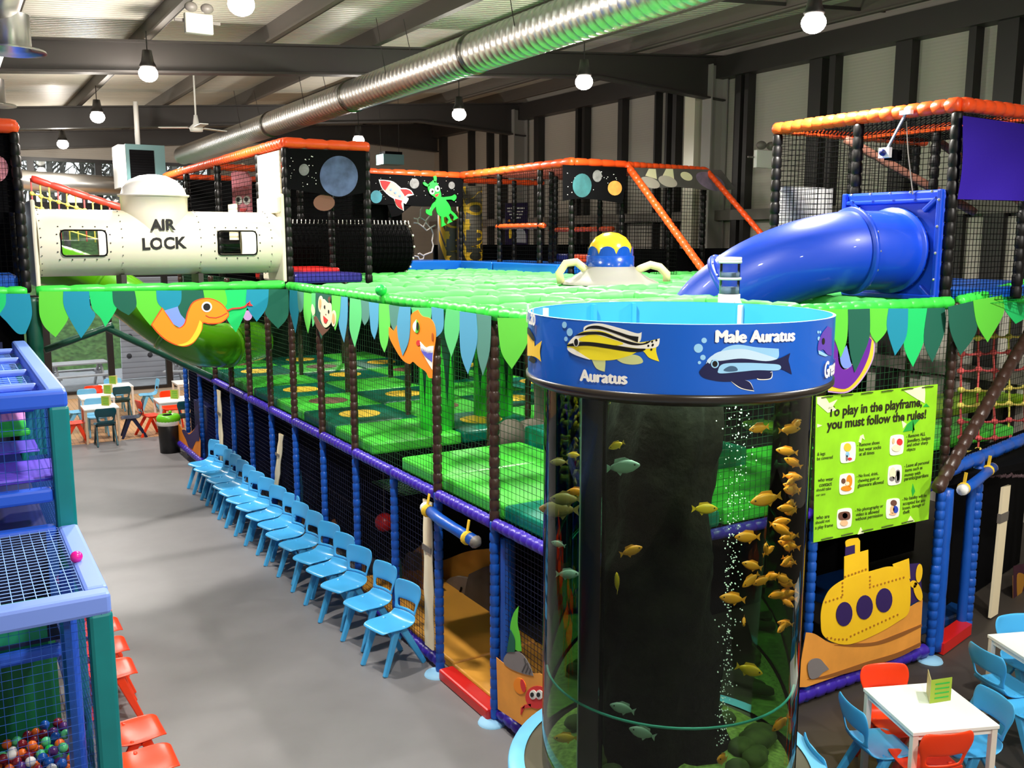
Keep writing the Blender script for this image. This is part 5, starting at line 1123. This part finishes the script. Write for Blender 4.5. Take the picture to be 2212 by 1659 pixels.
for (x,y,m,L,rz,pt,lab) in((1345,1008,fgr,.2,PI-.2,.15,'pale grey fish left of the rock near the top'),(1222,1078,fbr,.2,0,.02,'brown-grey fish at the left side of the tank'),(1208,1100,fbr,.26,0,.05,'slender tan fish just under the brown-grey fish'),(1522,1099,foy,.15,PI,0,'thin golden fish crossing the dark rock'),
 (1333,1258,foy,.15,1.3,1.2,'narrow yellow fish swimming vertically by the rock'),(1345,1530,fgr,.16,0,.3,'silver fish low on the dark rock, upper one'),(1388,1583,fgr,.17,0,.35,'silver fish low on the dark rock, nearest the bottom'),(1618,1447,foy,.17,PI,-.3,'yellow-cream fish inside the pale diamond reflection'),
 (1222,1594,foy,.16,0,0,'yellow fish over the mossy stones at the lower left'),(1200,998,fbr,.12,0,0,'small dim brown fish at the left glass'),(1332,962,foy,.1,0,-.4,'tiny yellow fish at the rock shoulder'),(1188,1175,fgr,.1,0,.3,'small pale fish by the left glass'),(1226,1240,fgr,.15,PI,0,'bluish fish in the left half of the tank'),(1245,1062,fo,.12,0,0,'faint orange-brown fish by the dark duct')):
    fish(x,y,m,L,rz,lab,.66,pt)
l=bpy.data.lights.new('tank_fill_light','AREA');l.shape='DISK';l.size=1.2;l.energy=48;l.color=(.85,1,.82);o=bpy.data.objects.new('tank_fill_light',l);COL.objects.link(o);o.location=(TC.x,TC.y,ZB-.06)  # unseen disk light added under the collar to brighten fish and rock
# ================================================================ BANNERS ON THE FRONT
t=T('rules_banner','bright green play rules banner tied to the frame beside the tank','banner',tuple(hit(1890,1140,PY(5.33))))
RP2=PY(5.33);cr=(1740,820,.217)
lime=M('banner_lime',(150,222,28),.55,var=.12,vs=4)
art('sheet',[(105,170,1),(1313,45,1),(1290,420,1),(1220,1390,1),(620,1515,1),(76,1622,1)],cr,RP2,lime,t,0)
bc=M('banner_cream',(240,248,200),.6);bgk=M('banner_green',(40,170,60),.6)
art('leaf_shape',[(110,172,1),(190,168,1),(230,235,1),(310,198,1),(265,265,1),(300,300,1),(215,330,1),(112,240,1)],cr,RP2,bc,t,1);art('leaf_shape',[(112,440,1),(160,455,1),(112,475,1)],cr,RP2,bc,t,1)
art('leaf_shape',[(975,112,1),(1180,62,1),(1185,130,1),(1180,235,1),(1100,190,1)],cr,RP2,bc,t,1);art('leaf_shape',[(965,520,1),(1010,440,1),(1060,400,1),(1130,395,1),(1080,450,1),(1060,535,1),(1080,500,1)],cr,RP2,bgk,t,1)
art('leaf_shape',[(950,405,1),(1000,440,1),(965,485,1)],cr,RP2,bc,t,1.2);art('leaf_shape',[(1165,270,1),(1195,235,1),(1228,270,1)],cr,RP2,bgk,t,1);art('leaf_shape',[(1050,1105,1),(1062,1035,1),(1085,1110,1),(1060,1160,1)],cr,RP2,bgk,t,1)
art('leaf_shape',[(525,620,1),(540,560,1),(570,545,1),(585,600,1),(555,580,1),(545,630,1)],cr,RP2,bc,t,1);art('leaf_shape',[(515,1540,1),(545,1468,1),(575,1525,1)],cr,RP2,bc,t,1);art('leaf_shape',[(1005,1425,1),(1040,1355,1),(1080,1410,1)],cr,RP2,bc,t,1)
g=G()
for s_,a,b,bo in(('To play in the playframe,',(215,368),(1152,262),.03),('you must follow the rules!',(205,495),(1192,382),.03)): text(g,s_,a,b,cr,RP2,2,.92,bo)
mk('heading',g,M('banner_ink',(38,34,12),.6),t)
g=G()
for s_,a,b in(('& legs',(110,757),(190,747)),('be covered',(107,803),(264,783)),('- Remove shoes',(508,667),(730,638)),('but wear socks',(528,712),(746,685)),('at all times',(528,757),(678,738)),
 ('- Remove ALL',(996,580),(1186,553)),('Jewellery, badges',(1005,625),(1237,593)),('and other sharp',(1003,668),(1212,638)),('objects',(1000,712),(1087,700)),
 ('who wear',(117,1017),(270,1000)),('contact',(130,1067),(256,1050)),('should take',(102,1113),(247,1093)),('our care',(100,1160),(190,1148)),
 ('- No food, drink,',(503,975),(717,945)),('chewing gum or',(515,1022),(732,990)),('glassware allowed',(512,1070),(770,1032)),
 ('- Leave all personal',(976,875),(1222,833)),('items such as',(985,918),(1157,888)),('money with',(980,965),(1137,940)),('parents/guardians',(977,1005),(1217,963)),
 ('who are',(99,1390),(232,1374)),('should not',(92,1438),(236,1413)),('a play frame',(89,1490),(267,1459)),
 ('- No photography or',(486,1315),(766,1268)),('video is allowed',(495,1360),(726,1324)),('without permission',(489,1405),(762,1358)),
 ('- No liability will be',(956,1205),(1197,1163)),('accepted for any',(962,1250),(1187,1213)),('losses, damage or',(961,1295),(1182,1250)),('theft',(963,1338),(1030,1324))):
    g=G();text(g,s_,a,b,cr,RP2,2,.95,.012);mk('rule_line',g,MT['banner_ink'],t)
def icon(q,items):
    q=[(p[0],p[1]) for p in q];c=(sum(p[0] for p in q)/4,sum(p[1] for p in q)/4);o=[]
    for i in range(4):
        a,b=q[i],q[(i+1)%4]
        o+=[(a[0]*.8+b[0]*.2,a[1]*.85+b[1]*.15),(a[0]*.2+b[0]*.8,a[1]*.15+b[1]*.85)]
    ic=art('icon_card',o,cr,RP2,artw,t,1.5)
    for p,m in items: art('icon_shape',[(c[0]+x,c[1]+y) for x,y in p],cr,RP2,m,t,2.8)
E8=lambda x,y,rx,ry:[(x+rx*math.cos(k*PI/4),y+ry*math.sin(k*PI/4)) for k in range(8)]
skin=M('icon_skin',(246,196,150),.6)
icon([(345,628),(490,615),(485,812),(338,832)],[(E8(-8,-50,35,42),arty),(E8(-8,20,18,28),artlb),(E8(15,65,20,14),artr),(E8(-15,55,9,30),artg)])
icon([(838,556),(972,545),(962,738),(830,755)],[(E8(25,-30,28,34),artr),(E8(-8,30,45,35),artcr),(E8(-38,-40,12,30),skin)])
icon([(335,942),(480,930),(472,1125),(330,1146)],[(E8(-38,-30,20,26),artbr),(E8(20,-30,28,60),arto),(E8(-10,45,52,26),arto),(E8(0,-5,20,20),artcr)])
icon([(820,856),(950,845),(942,1036),(810,1053)],[(E8(-25,-20,30,60),artcr),(E8(-30,35,26,22),artg),([(10,-40),(45,-42),(42,60),(5,65)],artg),([(15,-32),(40,-34),(37,45),(11,50)],artw)])
icon([(312,1290),(455,1274),(446,1466),(305,1484)],[([(-55,-55),(40,-65),(45,5),(-50,12)],artbr),(E8(0,-28,26,28),artg),(E8(-8,45,38,30),skin)])
icon([(800,1190),(932,1178),(920,1366),(794,1384)],[(E8(5,-55,30,30),artbr),(E8(-10,10,20,40),skin),(E8(22,10,26,36),M('icon_blue',(40,70,190),.6)),(E8(-5,55,34,12),skin)])
for k in range(6):
    for y0,dy,sg in((178,20,12),(1590,41,25)):
        a=hit(1740+(150+200*k)*.217,820+(y0-dy*k)*.217,RP2);b=hit(1740+(260+200*k)*.217,820+(y0-sg-dy*k)*.217,RP2)
        if k==5 and sg==25: continue
        mk('tie',G().tube([a-Vector((0,.012,0)),(a+b)/2+Vector((0,-.018,.006)),b-Vector((0,.012,0))],.006,5),M('olive_tie',(70,90,20),.7),t)
t=T('submarine_banner','orange seabed banner with a yellow submarine below the rules banner','banner',tuple(hit(1870,1440,PY(5.33))))
cr=(1700,1100,.3368)
art('sand',[(60,1140,1),(120,790,1),(178,800),(300,860),(480,820),(640,720),(780,630),(868,578,1),(852,885,1),(120,1140,1)],cr,RP2,artsand,t,0)
darks=M('sand_shadow_print',(150,92,36),.7)
art('sand_wave',[(860,735,1),(700,800),(560,850),(420,860),(300,870,1),(430,880),(580,868),(720,820),(862,750,1)],cr,RP2,darks,t,1);art('sand_wave',[(855,850,1),(700,920),(500,980),(260,1060),(125,1090,1),(260,1080),(520,1010),(720,945),(855,872,1)],cr,RP2,darks,t,1)
suby=M('submarine_yellow',(252,200,24),.6,var=.08,vs=2)
art('propeller_shadow',[(780,350,1),(850,345,1),(865,570,1),(785,612,1)],cr,RP2,artn,t,.5)
art('fin',[(672,352,1),(777,314,1),(786,445,1),(700,420,1)],cr,RP2,suby,t,1.5);art('periscope',[(370,205),(400,188),(450,182,1),(462,200,1),(462,275,1),(430,282,1),(430,225,1),(372,240,1)],cr,RP2,suby,t,2);art('periscope_shade',[(370,235,1),(430,222,1),(432,280,1),(368,296,1)],cr,RP2,artn,t,1.5)
art('conning_tower',[(362,305,1),(380,296),(515,258,1),(517,420,1),(360,470,1)],cr,RP2,suby,t,1.8)
art('submarine_body',[(212,650),(230,580),(270,510),(345,455),(440,420),(540,392),(640,366),(705,374),(760,410),(785,470,1),(776,650),(700,720),(560,800),(400,862),(290,850),(222,800),(210,720)],cr,RP2,suby,t,2.4)
for x,y,rx,ry,ro in((840,408,20,60,.1),(832,525,24,62,-.3),(805,478,22,24,0)): art('propeller',circ(x,y,rx,ry,rot=ro),cr,RP2,suby,t,2.8)
for x,y in((357,668),(488,625),(613,580)): art('porthole',circ(x,y,52,78,rot=.08),cr,RP2,artn,t,4)
g=G();rv=[(240+25*k,592-8*k) for k in range(5)]+[(347,470+25*k) for k in range(4)]+[(523,430+24*k) for k in range(3)]+[(523+24*k,497-7*k) for k in range(10)]+[(365+22*k,430-8*k) for k in range(7)]+[(250+25*k,818+ (12 if 1<k<6 else 4)-max(0,k-5)*11.5) for k in range(19)]
for x,y in rv: art('r',circ(x,y,5,7,8),cr,RP2,M('rivet_print',(176,116,20),.7),t,3.6,g=g)
mk('rivets',g,MT['rivet_print'],t)
art('shell',[(125,1000),(150,960),(200,955),(235,990),(262,1022,1),(220,1045),(190,1075),(140,1080)],cr,RP2,artg,t,3)
art('mural',[],cr,RP2,artg,t) if False else None
t=T('drip_mural','purple and ochre drip-print banner at the far right edge','banner',tuple(hit(2205,1330,PW)));cr=(1960,1020,.2533)
art('cloth',[(895,880,1),(1200,865,1),(1200,1190,1),(900,1240,1)],cr,(WP0+WN*.03,WN),MT['driftwood'],t,0);art('drip',[(900,800,1),(1000,780),(1100,800,1),(1090,1000),(1000,1180),(940,1160),(900,1100,1)],cr,(WP0+WN*.03,WN),M('drip_purple',(60,16,40),.6),t,1);art('drip',[(930,880),(970,860),(1000,900),(975,1000),(950,1090),(930,1060)],cr,(WP0+WN*.03,WN),MT['ochre_cloth'],t,2)
a,b=hit(2173,1050,(WP0+WN*.08,WN)),hit(2145,1330,(WP0+WN*.08,WN));t=T('padded_wrap','white cloth wrap with a dark strap beside the right doorway','wrap',tuple(b))
mk('cloth',G().bar(a,b,.22,.03,up=WN),artcr,t);mk('strap',G().bar(a.lerp(b,.2),a.lerp(b,.27),.235,.04,up=WN),steelg,t)
bxs('darkening_sheet',[((8.4,7.5,.02),(11,7.55,z1)),((6.2,7.3,.02),(8.42,7.35,z1-.1))],blackm,pf);mk('ochre_curtain',G().slab([(9.3,6.9,1.8),(10.2,6.9,1.8),(10.2,6.9,.9),(9.9,6.9,1.2)],(0,1,0),.02),MT['ochre_cloth'],pf)  # black sheets added so the depth behind the right doorway stays dark
mk('ladder_frame',G().tube([(8.6,7.2,1.25),(9.6,7.2,1.2)],.015,6).tube([(8.6,7.2,.8),(9.7,7.2,.72)],.015,6).tube([(8.65,7.2,.8),(8.65,7.2,1.25)],.012,6).tube([(9.15,7.2,.76),(9.15,7.2,1.23)],.012,6),galv,pf)
# ================================================================ CHAIRS
def chair_proto(mat,nm,lab):
    t=T('plastic_chair',lab,'chair',(0,0,0))
    prof=[(.205,.412,.150),(.19,.432,.172),(.12,.436,.19),(.03,.428,.197),(-.06,.426,.195),(-.13,.434,.185),(-.175,.458,.172),(-.195,.50,.158),(-.205,.53,.152),(-.218,.605,.168),(-.23,.665,.192),(-.242,.72,.197),(-.25,.77,.186),(-.255,.80,.16)]
    U=[-1,-.8,-.66,-.3,0,.3,.66,.8,1]
    def grid(r0,r1,hole):
        g=G();vs=[];n=len(U)
        for i in range(r0,r1+1):
            y,z,w=prof[i]
            for u in U:
                if i<=6: vs.append((u*w,y,z-.016*(1-u*u)*(1 if i>1 else .3)+(.004 if abs(u)==1 else 0)))
                else: vs.append((u*w,y-.032*(1-u*u)+.012,z))
        fs=[]
        for i in range(r1-r0):
            for k in range(n-1):
                if hole and r0+i in(8,) and 1<=k<=6: continue
                fs.append((i*n+k,i*n+k+1,(i+1)*n+k+1,(i+1)*n+k))
        g.add(vs,fs);return g
    dg=bpy.context.evaluated_depsgraph_get
    def fin(o,th=.014):
        m=o.modifiers.new('s','SOLIDIFY');m.thickness=th;m.offset=-1
        m=o.modifiers.new('b','SUBSURF');m.levels=1;m.render_levels=1
        d=dg();d.update();me=bpy.data.meshes.new_from_object(o.evaluated_get(d));o.modifiers.clear();o.data=me
        me.polygons.foreach_set('use_smooth',[True]*len(me.polygons))
    fin(mk('seat',grid(0,7,0),mat,t,True));fin(mk('backrest',grid(7,13,1),mat,t,True))
    for o in t.children:
        for v in o.data.vertices: v.co.x*=1.1
    for s in(-1,1):
        g=G();g.bar((s*.165,.05,.425),(s*.185,.215,0),.04,.075,.034,.052,up=Vector((0,1,0)));mk('leg',g,mat,t,bevel=.01)
        g=G();g.bar((s*.165,-.02,.43),(s*.19,-.27,0),.04,.075,.034,.052,up=Vector((0,1,0)));mk('leg',g,mat,t,bevel=.01)
    mk('underframe',G().bb((-.17,-.05,.385),(.17,.08,.415)),mat,t,bevel=.008)
    return t
blu=M('chair_blue',(74,178,240),.28);redc=M('chair_red',(255,66,22),.28);tealc=M('chair_teal',(12,78,92),.3);navc=M('chair_navy',(16,24,60),.3);sky=M('chair_sky',(120,196,238),.3)
proto=chair_proto(blu,'blue','');used=[False]
def chair(x,y,face,lab,mat=blu,group=None):
    """face = direction the sitter looks, degrees from +Y towards +X"""
    if not used[0]: o=proto;used[0]=True;o.location=(x,y,0);o.rotation_euler=(0,0,-math.radians(face))
    else: o=copytree(proto,loc=(x,y,0),rz=-math.radians(face),mat=mat if mat is not blu else None)
    o['label']=lab
    if group:o['group']=group
    elif 'group' in o.keys(): del o['group']
    return o
ordn=['nearest','second','third','fourth','fifth','sixth','seventh','eighth','ninth','tenth','eleventh','twelfth','thirteenth','fourteenth','fifteenth','sixteenth','seventeenth','eighteenth']
# (seat front centre in the photograph)
row=[(838,1335),(790,1290),(752,1248),(704,1205),(664,1178),(636,1148),(608,1118),(574,1090),(542,1068),(512,1042),(485,1022),(466,1002)]
seatpx=[(845,1345),(800,1298),(757,1258),(712,1228),(690,1200),(662,1172),(633,1150),(600,1131),(575,1112),(550,1093),(525,1078),(498,1064),(492,1050),(478,1036),(468,1024),(455,1012),(440,1001)]
for i,(px,py) in enumerate(seatpx):
    p=hit(px,py,PZ(.43));y=p.y;chair(3.55+random.uniform(-.03,.02)-.0,y-.02,-106+random.uniform(-5,5),'bright blue plastic chair, %s from the near doorway in the long row'%ordn[i],blu,'blue chairs in a row along the play frame')
for i,(x,y,f,lab) in enumerate(((.98,6.74,90,'red chair at the bottom edge, nearest of the red row beside the netted frame'),(.98,7.24,88,'red chair, second of the red row, just above the bottom one'),(1.0,7.5,90,'red chair, third of the red row, partly under the second'),
  (.98,8.45,90,'red chair with its leg showing, above the gap in the red row'),(1.0,8.98,90,'red chair behind the teal corner post, seat half visible'),(1.02,9.5,90,'red chair behind the teal corner post, only the seat front visible'),(1.0,10.05,90,'farthest red chair, a small tip beside the teal post'))):
    if i==2: continue
    chair(x,y,f,lab,redc,'red chairs along the netted toddler frame')
# ================================================================ TABLES
whm=M('table_white',(246,246,242),.35);legm=M('table_leg',(236,226,214),.4)
cardm=M('menu_green',(150,176,50),.6);cardc=M('menu_cream',(206,196,140),.6)
def table(cx,cy,w,d,rz,lab,card=None,leg=legm):
    t=T('square_table',lab,'table',(0,0,0))
    mk('tabletop',G().box((0,0,.725),(w,d,.03)),whm,t,bevel=.004);g=G()
    g.box((0,d/2-.03,.69),(w-.06,.02,.045)).box((0,-d/2+.03,.69),(w-.06,.02,.045)).box((w/2-.03,0,.69),(.02,d-.06,.045)).box((-w/2+.03,0,.69),(.02,d-.06,.045));mk('apron',g,whm,t)
    for a in(-1,1):
        for b in(-1,1): mk('leg',G().box((a*(w/2-.03),b*(d/2-.03),.355),(.045,.045,.71)),leg,t,bevel=.003)
    t.location=(cx,cy,0);t.rotation_euler=(0,0,rz)
    if card:
        x,y,r,s,lb=card;k=T('menu_card',lb,'menu',(0,0,0))
        for q,m in((-.5,cardc),(.5,cardm)):
            g=G().bar((0,0,.075*s),(math.sin(q)*.15*s,math.cos(q)*.15*s,.075*s),.004,.15*s,up=Vector((0,0,1)));mk('card_panel',g,m,k)
        g=G()
        for j in range(4): g.bar((math.sin(.5)*.03*s+.004,math.cos(.5)*.03*s-.0,(.03+.03*j)*s),(math.sin(.5)*.13*s+.004,math.cos(.5)*.13*s,(.03+.03*j)*s),.003,.008*s)
        mk('print_lines',g,bgk,k);k.location=(x,y,.741);k.rotation_euler=(0,0,r)
    return t
A1=hit(1870,1484,PZ(.74));B1=hit(2040,1472,PZ(.74));C1=hit(2158,1567,PZ(.74));D1=hit(1966,1585,PZ(.74))
ctr=(A1+B1+C1+D1)/4;ax_=((B1-A1)+(C1-D1)).normalized();rz=math.atan2(ax_.y,ax_.x);wl_=((B1-A1).length+(C1-D1).length)/2
mc=hit(2008,1520,PZ(.74))
table(ctr.x,ctr.y,.68,.68,rz,'white square table with red and blue chairs beside the fish tank',(mc.x,mc.y,-1.35,1.25,'green and cream folded menu card on the right foreground table'))
def at(px,py,z=.43): return hit(px,py,PZ(z))
def chb(px,py,face,lab,mat=blu):
    p=hit(px,py,PZ(.69));a=math.radians(face);chair(p.x+math.sin(a)*.24,p.y+math.cos(a)*.24,face,lab,mat)
chb(1908,1462,205,'red chair behind the foreground white table',redc)
chb(1838,1545,112,'blue chair on the left of the foreground white table, next to the tank',blu)
chb(2048,1612,22,'red chair seen from behind at the near side of the foreground table',redc)
chb(2150,1528,-72,'blue chair on the right of the foreground white table',blu)
chb(1757,1640,118,'blue chair, only its back edge showing at the tank base',blu)
q0=hit(2133,1370,PZ(.74));q1=hit(2212,1364,PZ(.74));ux=(q1-q0).normalized();r2=math.atan2(ux.y,ux.x);vx=Vector((ux.y,-ux.x,0));qc=q0+ux*.35+vx*.35;table(qc.x,qc.y,.7,.7,r2,'white table cut off by the right edge of the picture')
chb(2190,1352,200,'blue chair behind the table at the right edge',blu)
chb(2128,1428,105,'blue chair at the left of the right-edge table, back towards the doorway',blu)
chb(2290,1500,20,'blue chair at the far side of the right-edge table, mostly out of view',blu)
# cafe corner
def cen(L): 
    P_=[hit(x,y,PZ(.74)) for x,y in L];return sum(P_,Vector((0,0,0)))/len(P_)
c1=Vector((2.6,20.98,0));c2=Vector((2.72,22.45,0));c3=Vector((3.35,23.9,0));c4=Vector((4.1,21.1,0))
table(c1.x,c1.y,.68,.6,0,'nearest white cafe table with menu card, by the far windows',(c1.x+.05,c1.y+.1,-1.9,1.3,'menu card on the nearest cafe table'),M('table_leg_wood',(220,190,160),.5))
table(c2.x,c2.y,.7,.7,0,'second white cafe table, just behind the nearest one',(c2.x+.2,c2.y+.25,-1.9,1.3,'menu card on the second cafe table'))
table(c3.x,c3.y,.7,.7,0,'white cafe table farthest back under the window post',(c3.x-.1,c3.y+.3,-1.9,1.3,'menu card on the farthest cafe table'))
table(c4.x,c4.y,.7,.7,0,'white cafe table on the right beside the green-lidded bin',(c4.x-.02,c4.y+.1,-1.9,1.3,'menu card on the cafe table beside the bin'))
table(5.0,23.6,.7,.7,0,'small piece of white table between the posts behind the red chair')
chair(c1.x+.02,c1.y-.42,0,'dark teal chair seen from behind at the nearest cafe table',tealc);chair(c1.x+.62,c1.y+.05,-85,'navy chair turned sideways right of the nearest cafe table',navc)
chair(c1.x-.5,c1.y+.02,90,'red chair left of the nearest cafe table',redc);chair(c1.x-.0,c1.y+.55,180,'light blue chair tucked behind the nearest cafe table',sky)
chair(c2.x-.45,c2.y-.1,90,'light blue chair left of the second cafe table',sky);chair(c2.x-.1,c2.y+.55,180,'pale blue chair behind the second cafe table',sky);chair(c2.x+.1,c2.y+1.0,180,'red chair far back behind the second cafe table',redc)
chair(c3.x+.03,c3.y-.45,0,'teal chair seen from behind at the farthest cafe table',tealc);chair(c3.x+.75,c3.y+.1,-90,'light blue chair facing left beside the farthest cafe table',sky);chair(c3.x+.05,c3.y+.6,180,'pale blue chair between the farthest cafe table and the window',sky)
chair(c4.x-.5,c4.y-.05,80,'red chair turned sideways left of the table by the bin',redc);chair(c4.x+.1,c4.y+.65,180,'red chair with slotted back behind the table by the bin',redc);chair(c4.x+.15,c4.y-.5,0,'dark teal chair near the bin, back to the viewer',tealc)
# bin
b=hit(368,976,PZ(0));t=T('litter_bin','black litter bin with bright green lid at the end of the frame','bin',(b.x,b.y,0))
mk('body',G().lathe((b.x,b.y,0),[(0,0),(.19,0),(.215,.62),(.2,.63)],28),M('bin_black',(20,20,22),.4),t,True);mk('bin_liner',G().lathe((b.x,b.y,0),[(.222,.56),(.235,.6),(.225,.65)],20),white,t,True)
mk('lid',G().lathe((b.x,b.y,0),[(.225,.64),(.235,.7),(.2,.76),(.12,.77),(.1,.74),(0,.73)],28),M('bin_green',(110,206,30),.35),t,True);mk('lid_hole',G().lathe((b.x-.03,b.y-.06,0),[(0,.775),(.09,.775),(.09,.76)],16),blackm,t);mk('lid_knob',G().ball((b.x+.05,b.y+.06,.8),.035,8,6),MT['bin_green'],t,True)
# ================================================================ TODDLER FRAME (left foreground)
XF=.72;YN,YM,YF=5.9,7.62,11.6;ZLo,ZHi=2.05,3.08
tf=T('toddler_frame','blue and teal netted toddler climbing frame in the left foreground','play frame',(0,5.9,0))
tealp=M('teal_post',(0,120,124),.4,var=.08,vs=4);bluer=M('blue_rail',(40,92,214),.4);paler=M('pale_blue_rail',(120,150,236),.45)
def sq(a,b,m,w=.13,nm='rail'): return mk(nm,G().bar(a,b,w,w,up=Vector((0,0,1)) if abs(Vector(b).z-Vector(a).z)<.5 else Vector((1,0,0))),m,tf,bevel=.025)
sq((XF-.065,YN+.065,0),(XF-.065,YN+.065,ZLo-.1),tealp,.14,'post');sq((XF-.065,YM,0),(XF-.065,YM,ZHi-.1),tealp,.14,'post');sq((XF-.065,YF,0),(XF-.065,YF,ZHi-.1),tealp,.14,'post');sq((-1.6,YM,0),(-1.6,YM,ZHi),tealp,.14,'post')
sq((-2.2,YN+.065,ZLo-.05),(XF,YN+.065,ZLo-.05),paler,.14);sq((XF-.065,YN+.14,ZLo-.05),(XF-.065,YM-.07,ZLo-.05),paler,.14);sq((-2.2,YM-.02,ZLo-.04),(XF-.14,YM-.02,ZLo-.04),bluer,.12)
sq((-2.2,YM,ZHi-.05),(XF,YM,ZHi-.05),bluer,.13);sq((XF-.065,YM+.07,ZHi-.05),(XF-.065,YF,ZHi-.05),paler,.14)
for y in(8.35,9.3,10.3,11.2): sq((-2.2,y,ZHi-.05),(XF-.14,y,ZHi-.05),paler,.06,'cross_rail')
sq((-2.2,YM+.02,ZLo+.25),(XF-.14,YM+.02,ZLo+.25),bluer,.11)
mk('blue_panel',G().bb((XF-.26,YN+.16,.3),(XF-.22,YN+.5,ZLo-.12)),bluev,tf);mk('green_panel',G().bb((-2.2,YN+1.5,.1),(.5,YN+1.53,1.35)),M('deep_green',(0,104,62),.6),tf);mk('green_panel',G().bb((-.1,YN+1.0,1.35),(.42,YN+1.03,1.75)),M('mid_green',(0,130,96),.6),tf)
bxs('navy_back',[((-2.2,YM-.12,.1),(.5,YM-.1,ZLo)),((-2.2,YF+.1,.1),(.5,YF+.14,ZHi))],M('navy_cloth',(6,20,60),.8),tf)
zr=hit(80,1412,PY(YN+.95)).z;sq((-2.2,YN+.95,zr),(.5,YN+.95,zr),bluer,.09,'inner_rail');sq((.56,YN+.95,.1),(.56,YN+.95,ZLo-.1),bluer,.09,'inner_post')
nb=netbl
mk('roof_net',G().net((-2.2,YN+.1,ZLo-.0),(2.85,0,0),(0,YM-YN-.15,0),.065,.0032),M('pale_net',(130,170,240),.6),tf);mk('roof_net',G().net((-2.2,YM,ZHi-.08),(2.85,0,0),(0,YF-YM,0),.12,.004),MT['pale_net'],tf)
mk('front_net',G().net((-2.2,YN+.05,.1),(2.85,0,0),(0,0,ZLo-.2),.055,.0016),nb,tf);mk('side_net',G().net((XF-.06,YN,.1),(0,YM-YN,0),(0,0,ZLo-.2),.085,.0014).net((XF-.06,YM,.1),(0,YF-YM,0),(0,0,ZHi-.2),.07,.0024),nb,tf)
mk('front_net',G().net((-2.2,YM,ZLo+.3),(2.85,0,0),(0,0,.62),.075,.0026),nb,tf)
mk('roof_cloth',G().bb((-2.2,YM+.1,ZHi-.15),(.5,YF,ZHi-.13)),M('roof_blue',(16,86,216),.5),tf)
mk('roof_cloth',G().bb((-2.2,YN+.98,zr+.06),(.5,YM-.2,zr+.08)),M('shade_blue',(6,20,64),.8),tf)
cu0=hit(62,985,PY(9.0));cu1=hit(126,860,PY(9.0));mk('curtain',G().bb((cu0.x,9.0,cu0.z),(cu1.x,9.03,cu1.z)),ribbed('teal_strips',(0,116,146),'X',5,.4,.7,0,.02,.3),tf)
def step(px0,px1,pt,pb,Y,dep,m,lab):
    a=hit(px0,pb,PY(Y));b=hit(px1,pt,PY(Y));mk('soft_step',G().bb((a.x,Y,a.z),(b.x,Y+dep,b.z)),m,label=lab,cat='soft step',bevel=.025)
vio=M('violet_pad',(110,84,220),.35)
step(-80,57,893,912,9.9,.5,redv,'red soft step, topmost inside the tall blue frame');step(-80,62,911,918,9.45,.42,M('lilac_pad',(220,150,220),.4),'thin lilac soft pad between the red and green steps')
step(-80,66,924,955,8.98,.45,greenv,'green soft step inside the tall blue frame');step(-80,86,975,990,8.42,.52,vio,'violet soft step just below the green one');step(-80,141,1022,1062,7.74,.66,vio,'lowest violet soft step at the front of the tall blue frame')
mk('net_floor',G().bb((-2.2,YM+.1,1.9),(.55,YF,1.94)),navy,tf)
# ball pit
mk('ball_pit_floor',G().bb((-2.2,YN+.2,.3),(.55,YN+1.45,.45)),navy,tf)
bc_=[('green',(20,150,60)),('orange',(236,110,40)),('white',(226,224,226)),('maroon',(120,24,40)),('blue',(20,80,170)),('purple',(80,40,110)),('mint',(90,200,140))]
protoB={}
rnd=random.Random(11);cnt=0
pos=[]
for j in range(15):
    for i in range(28):
        x=-1.25+i*.068+rnd.uniform(-.012,.012)+(.034 if j%2 else 0);y=YN+.26+j*.072+rnd.uniform(-.01,.01)
        if x>.5: continue
        h=.49+.16*max(0,(x+.2))/.7+rnd.uniform(-.015,.02)
        u=None;pos.append((x,y,h+.03*(j%3)))
def seen(x,y,z):
    d=Vector((x,y,z))-EYE;f=d.x*FW[0]+d.y*FW[1];r=d.x*RT[0]+d.y*RT[1];zz=f*cp-d.z*sp;uu=f*sp+d.z*cp;return CX+F*r/zz,CY-F*uu/zz
for (x,y,z) in pos:
    sx,sy=seen(x,y,z)
    if sx<-12 or sy>1672: continue
    k=rnd.randrange(len(bc_));nm,c=bc_[k];lab='%s plastic ball lying among the balls of the netted ball pit'%nm
    if nm not in protoB:
        o=mk('pit_ball',G().ball((0,0,0),.035,12,8),M('ball_'+nm,c,.25),smooth=True,org=(0,0,0),label=lab,cat='ball',group='%s balls in the ball pit'%nm);o.location=(x,y,z);protoB[nm]=o
    else:
        o=protoB[nm].copy();COL.objects.link(o);o.location=(x,y,z)
p=hit(165,1203,PZ(ZLo+.05));mk('pit_ball',G().ball(p,.04,16,10),M('ball_magenta',(232,30,150),.25),smooth=True,label='magenta ball lying on top of the netting of the low blue roof',cat='ball')
# ================================================================ CAMERA
cam=bpy.data.cameras.new('camera');co=bpy.data.objects.new('camera',cam);COL.objects.link(co);S.camera=co
cam.sensor_fit='HORIZONTAL';cam.sensor_width=36;cam.lens=F/2212*36;co.location=EYE;co.rotation_euler=(PI/2-PT,0,-AZ);cam.clip_end=200;cam.clip_start=.05
S.view_settings.view_transform='Standard';S.view_settings.look='None';S.view_settings.exposure=0.0;S.view_settings.gamma=1;S.view_settings.use_curve_mapping=False
S.cycles.use_denoising=True;S.cycles.max_bounces=10;S.cycles.transparent_max_bounces=24;S.cycles.sample_clamp_indirect=4
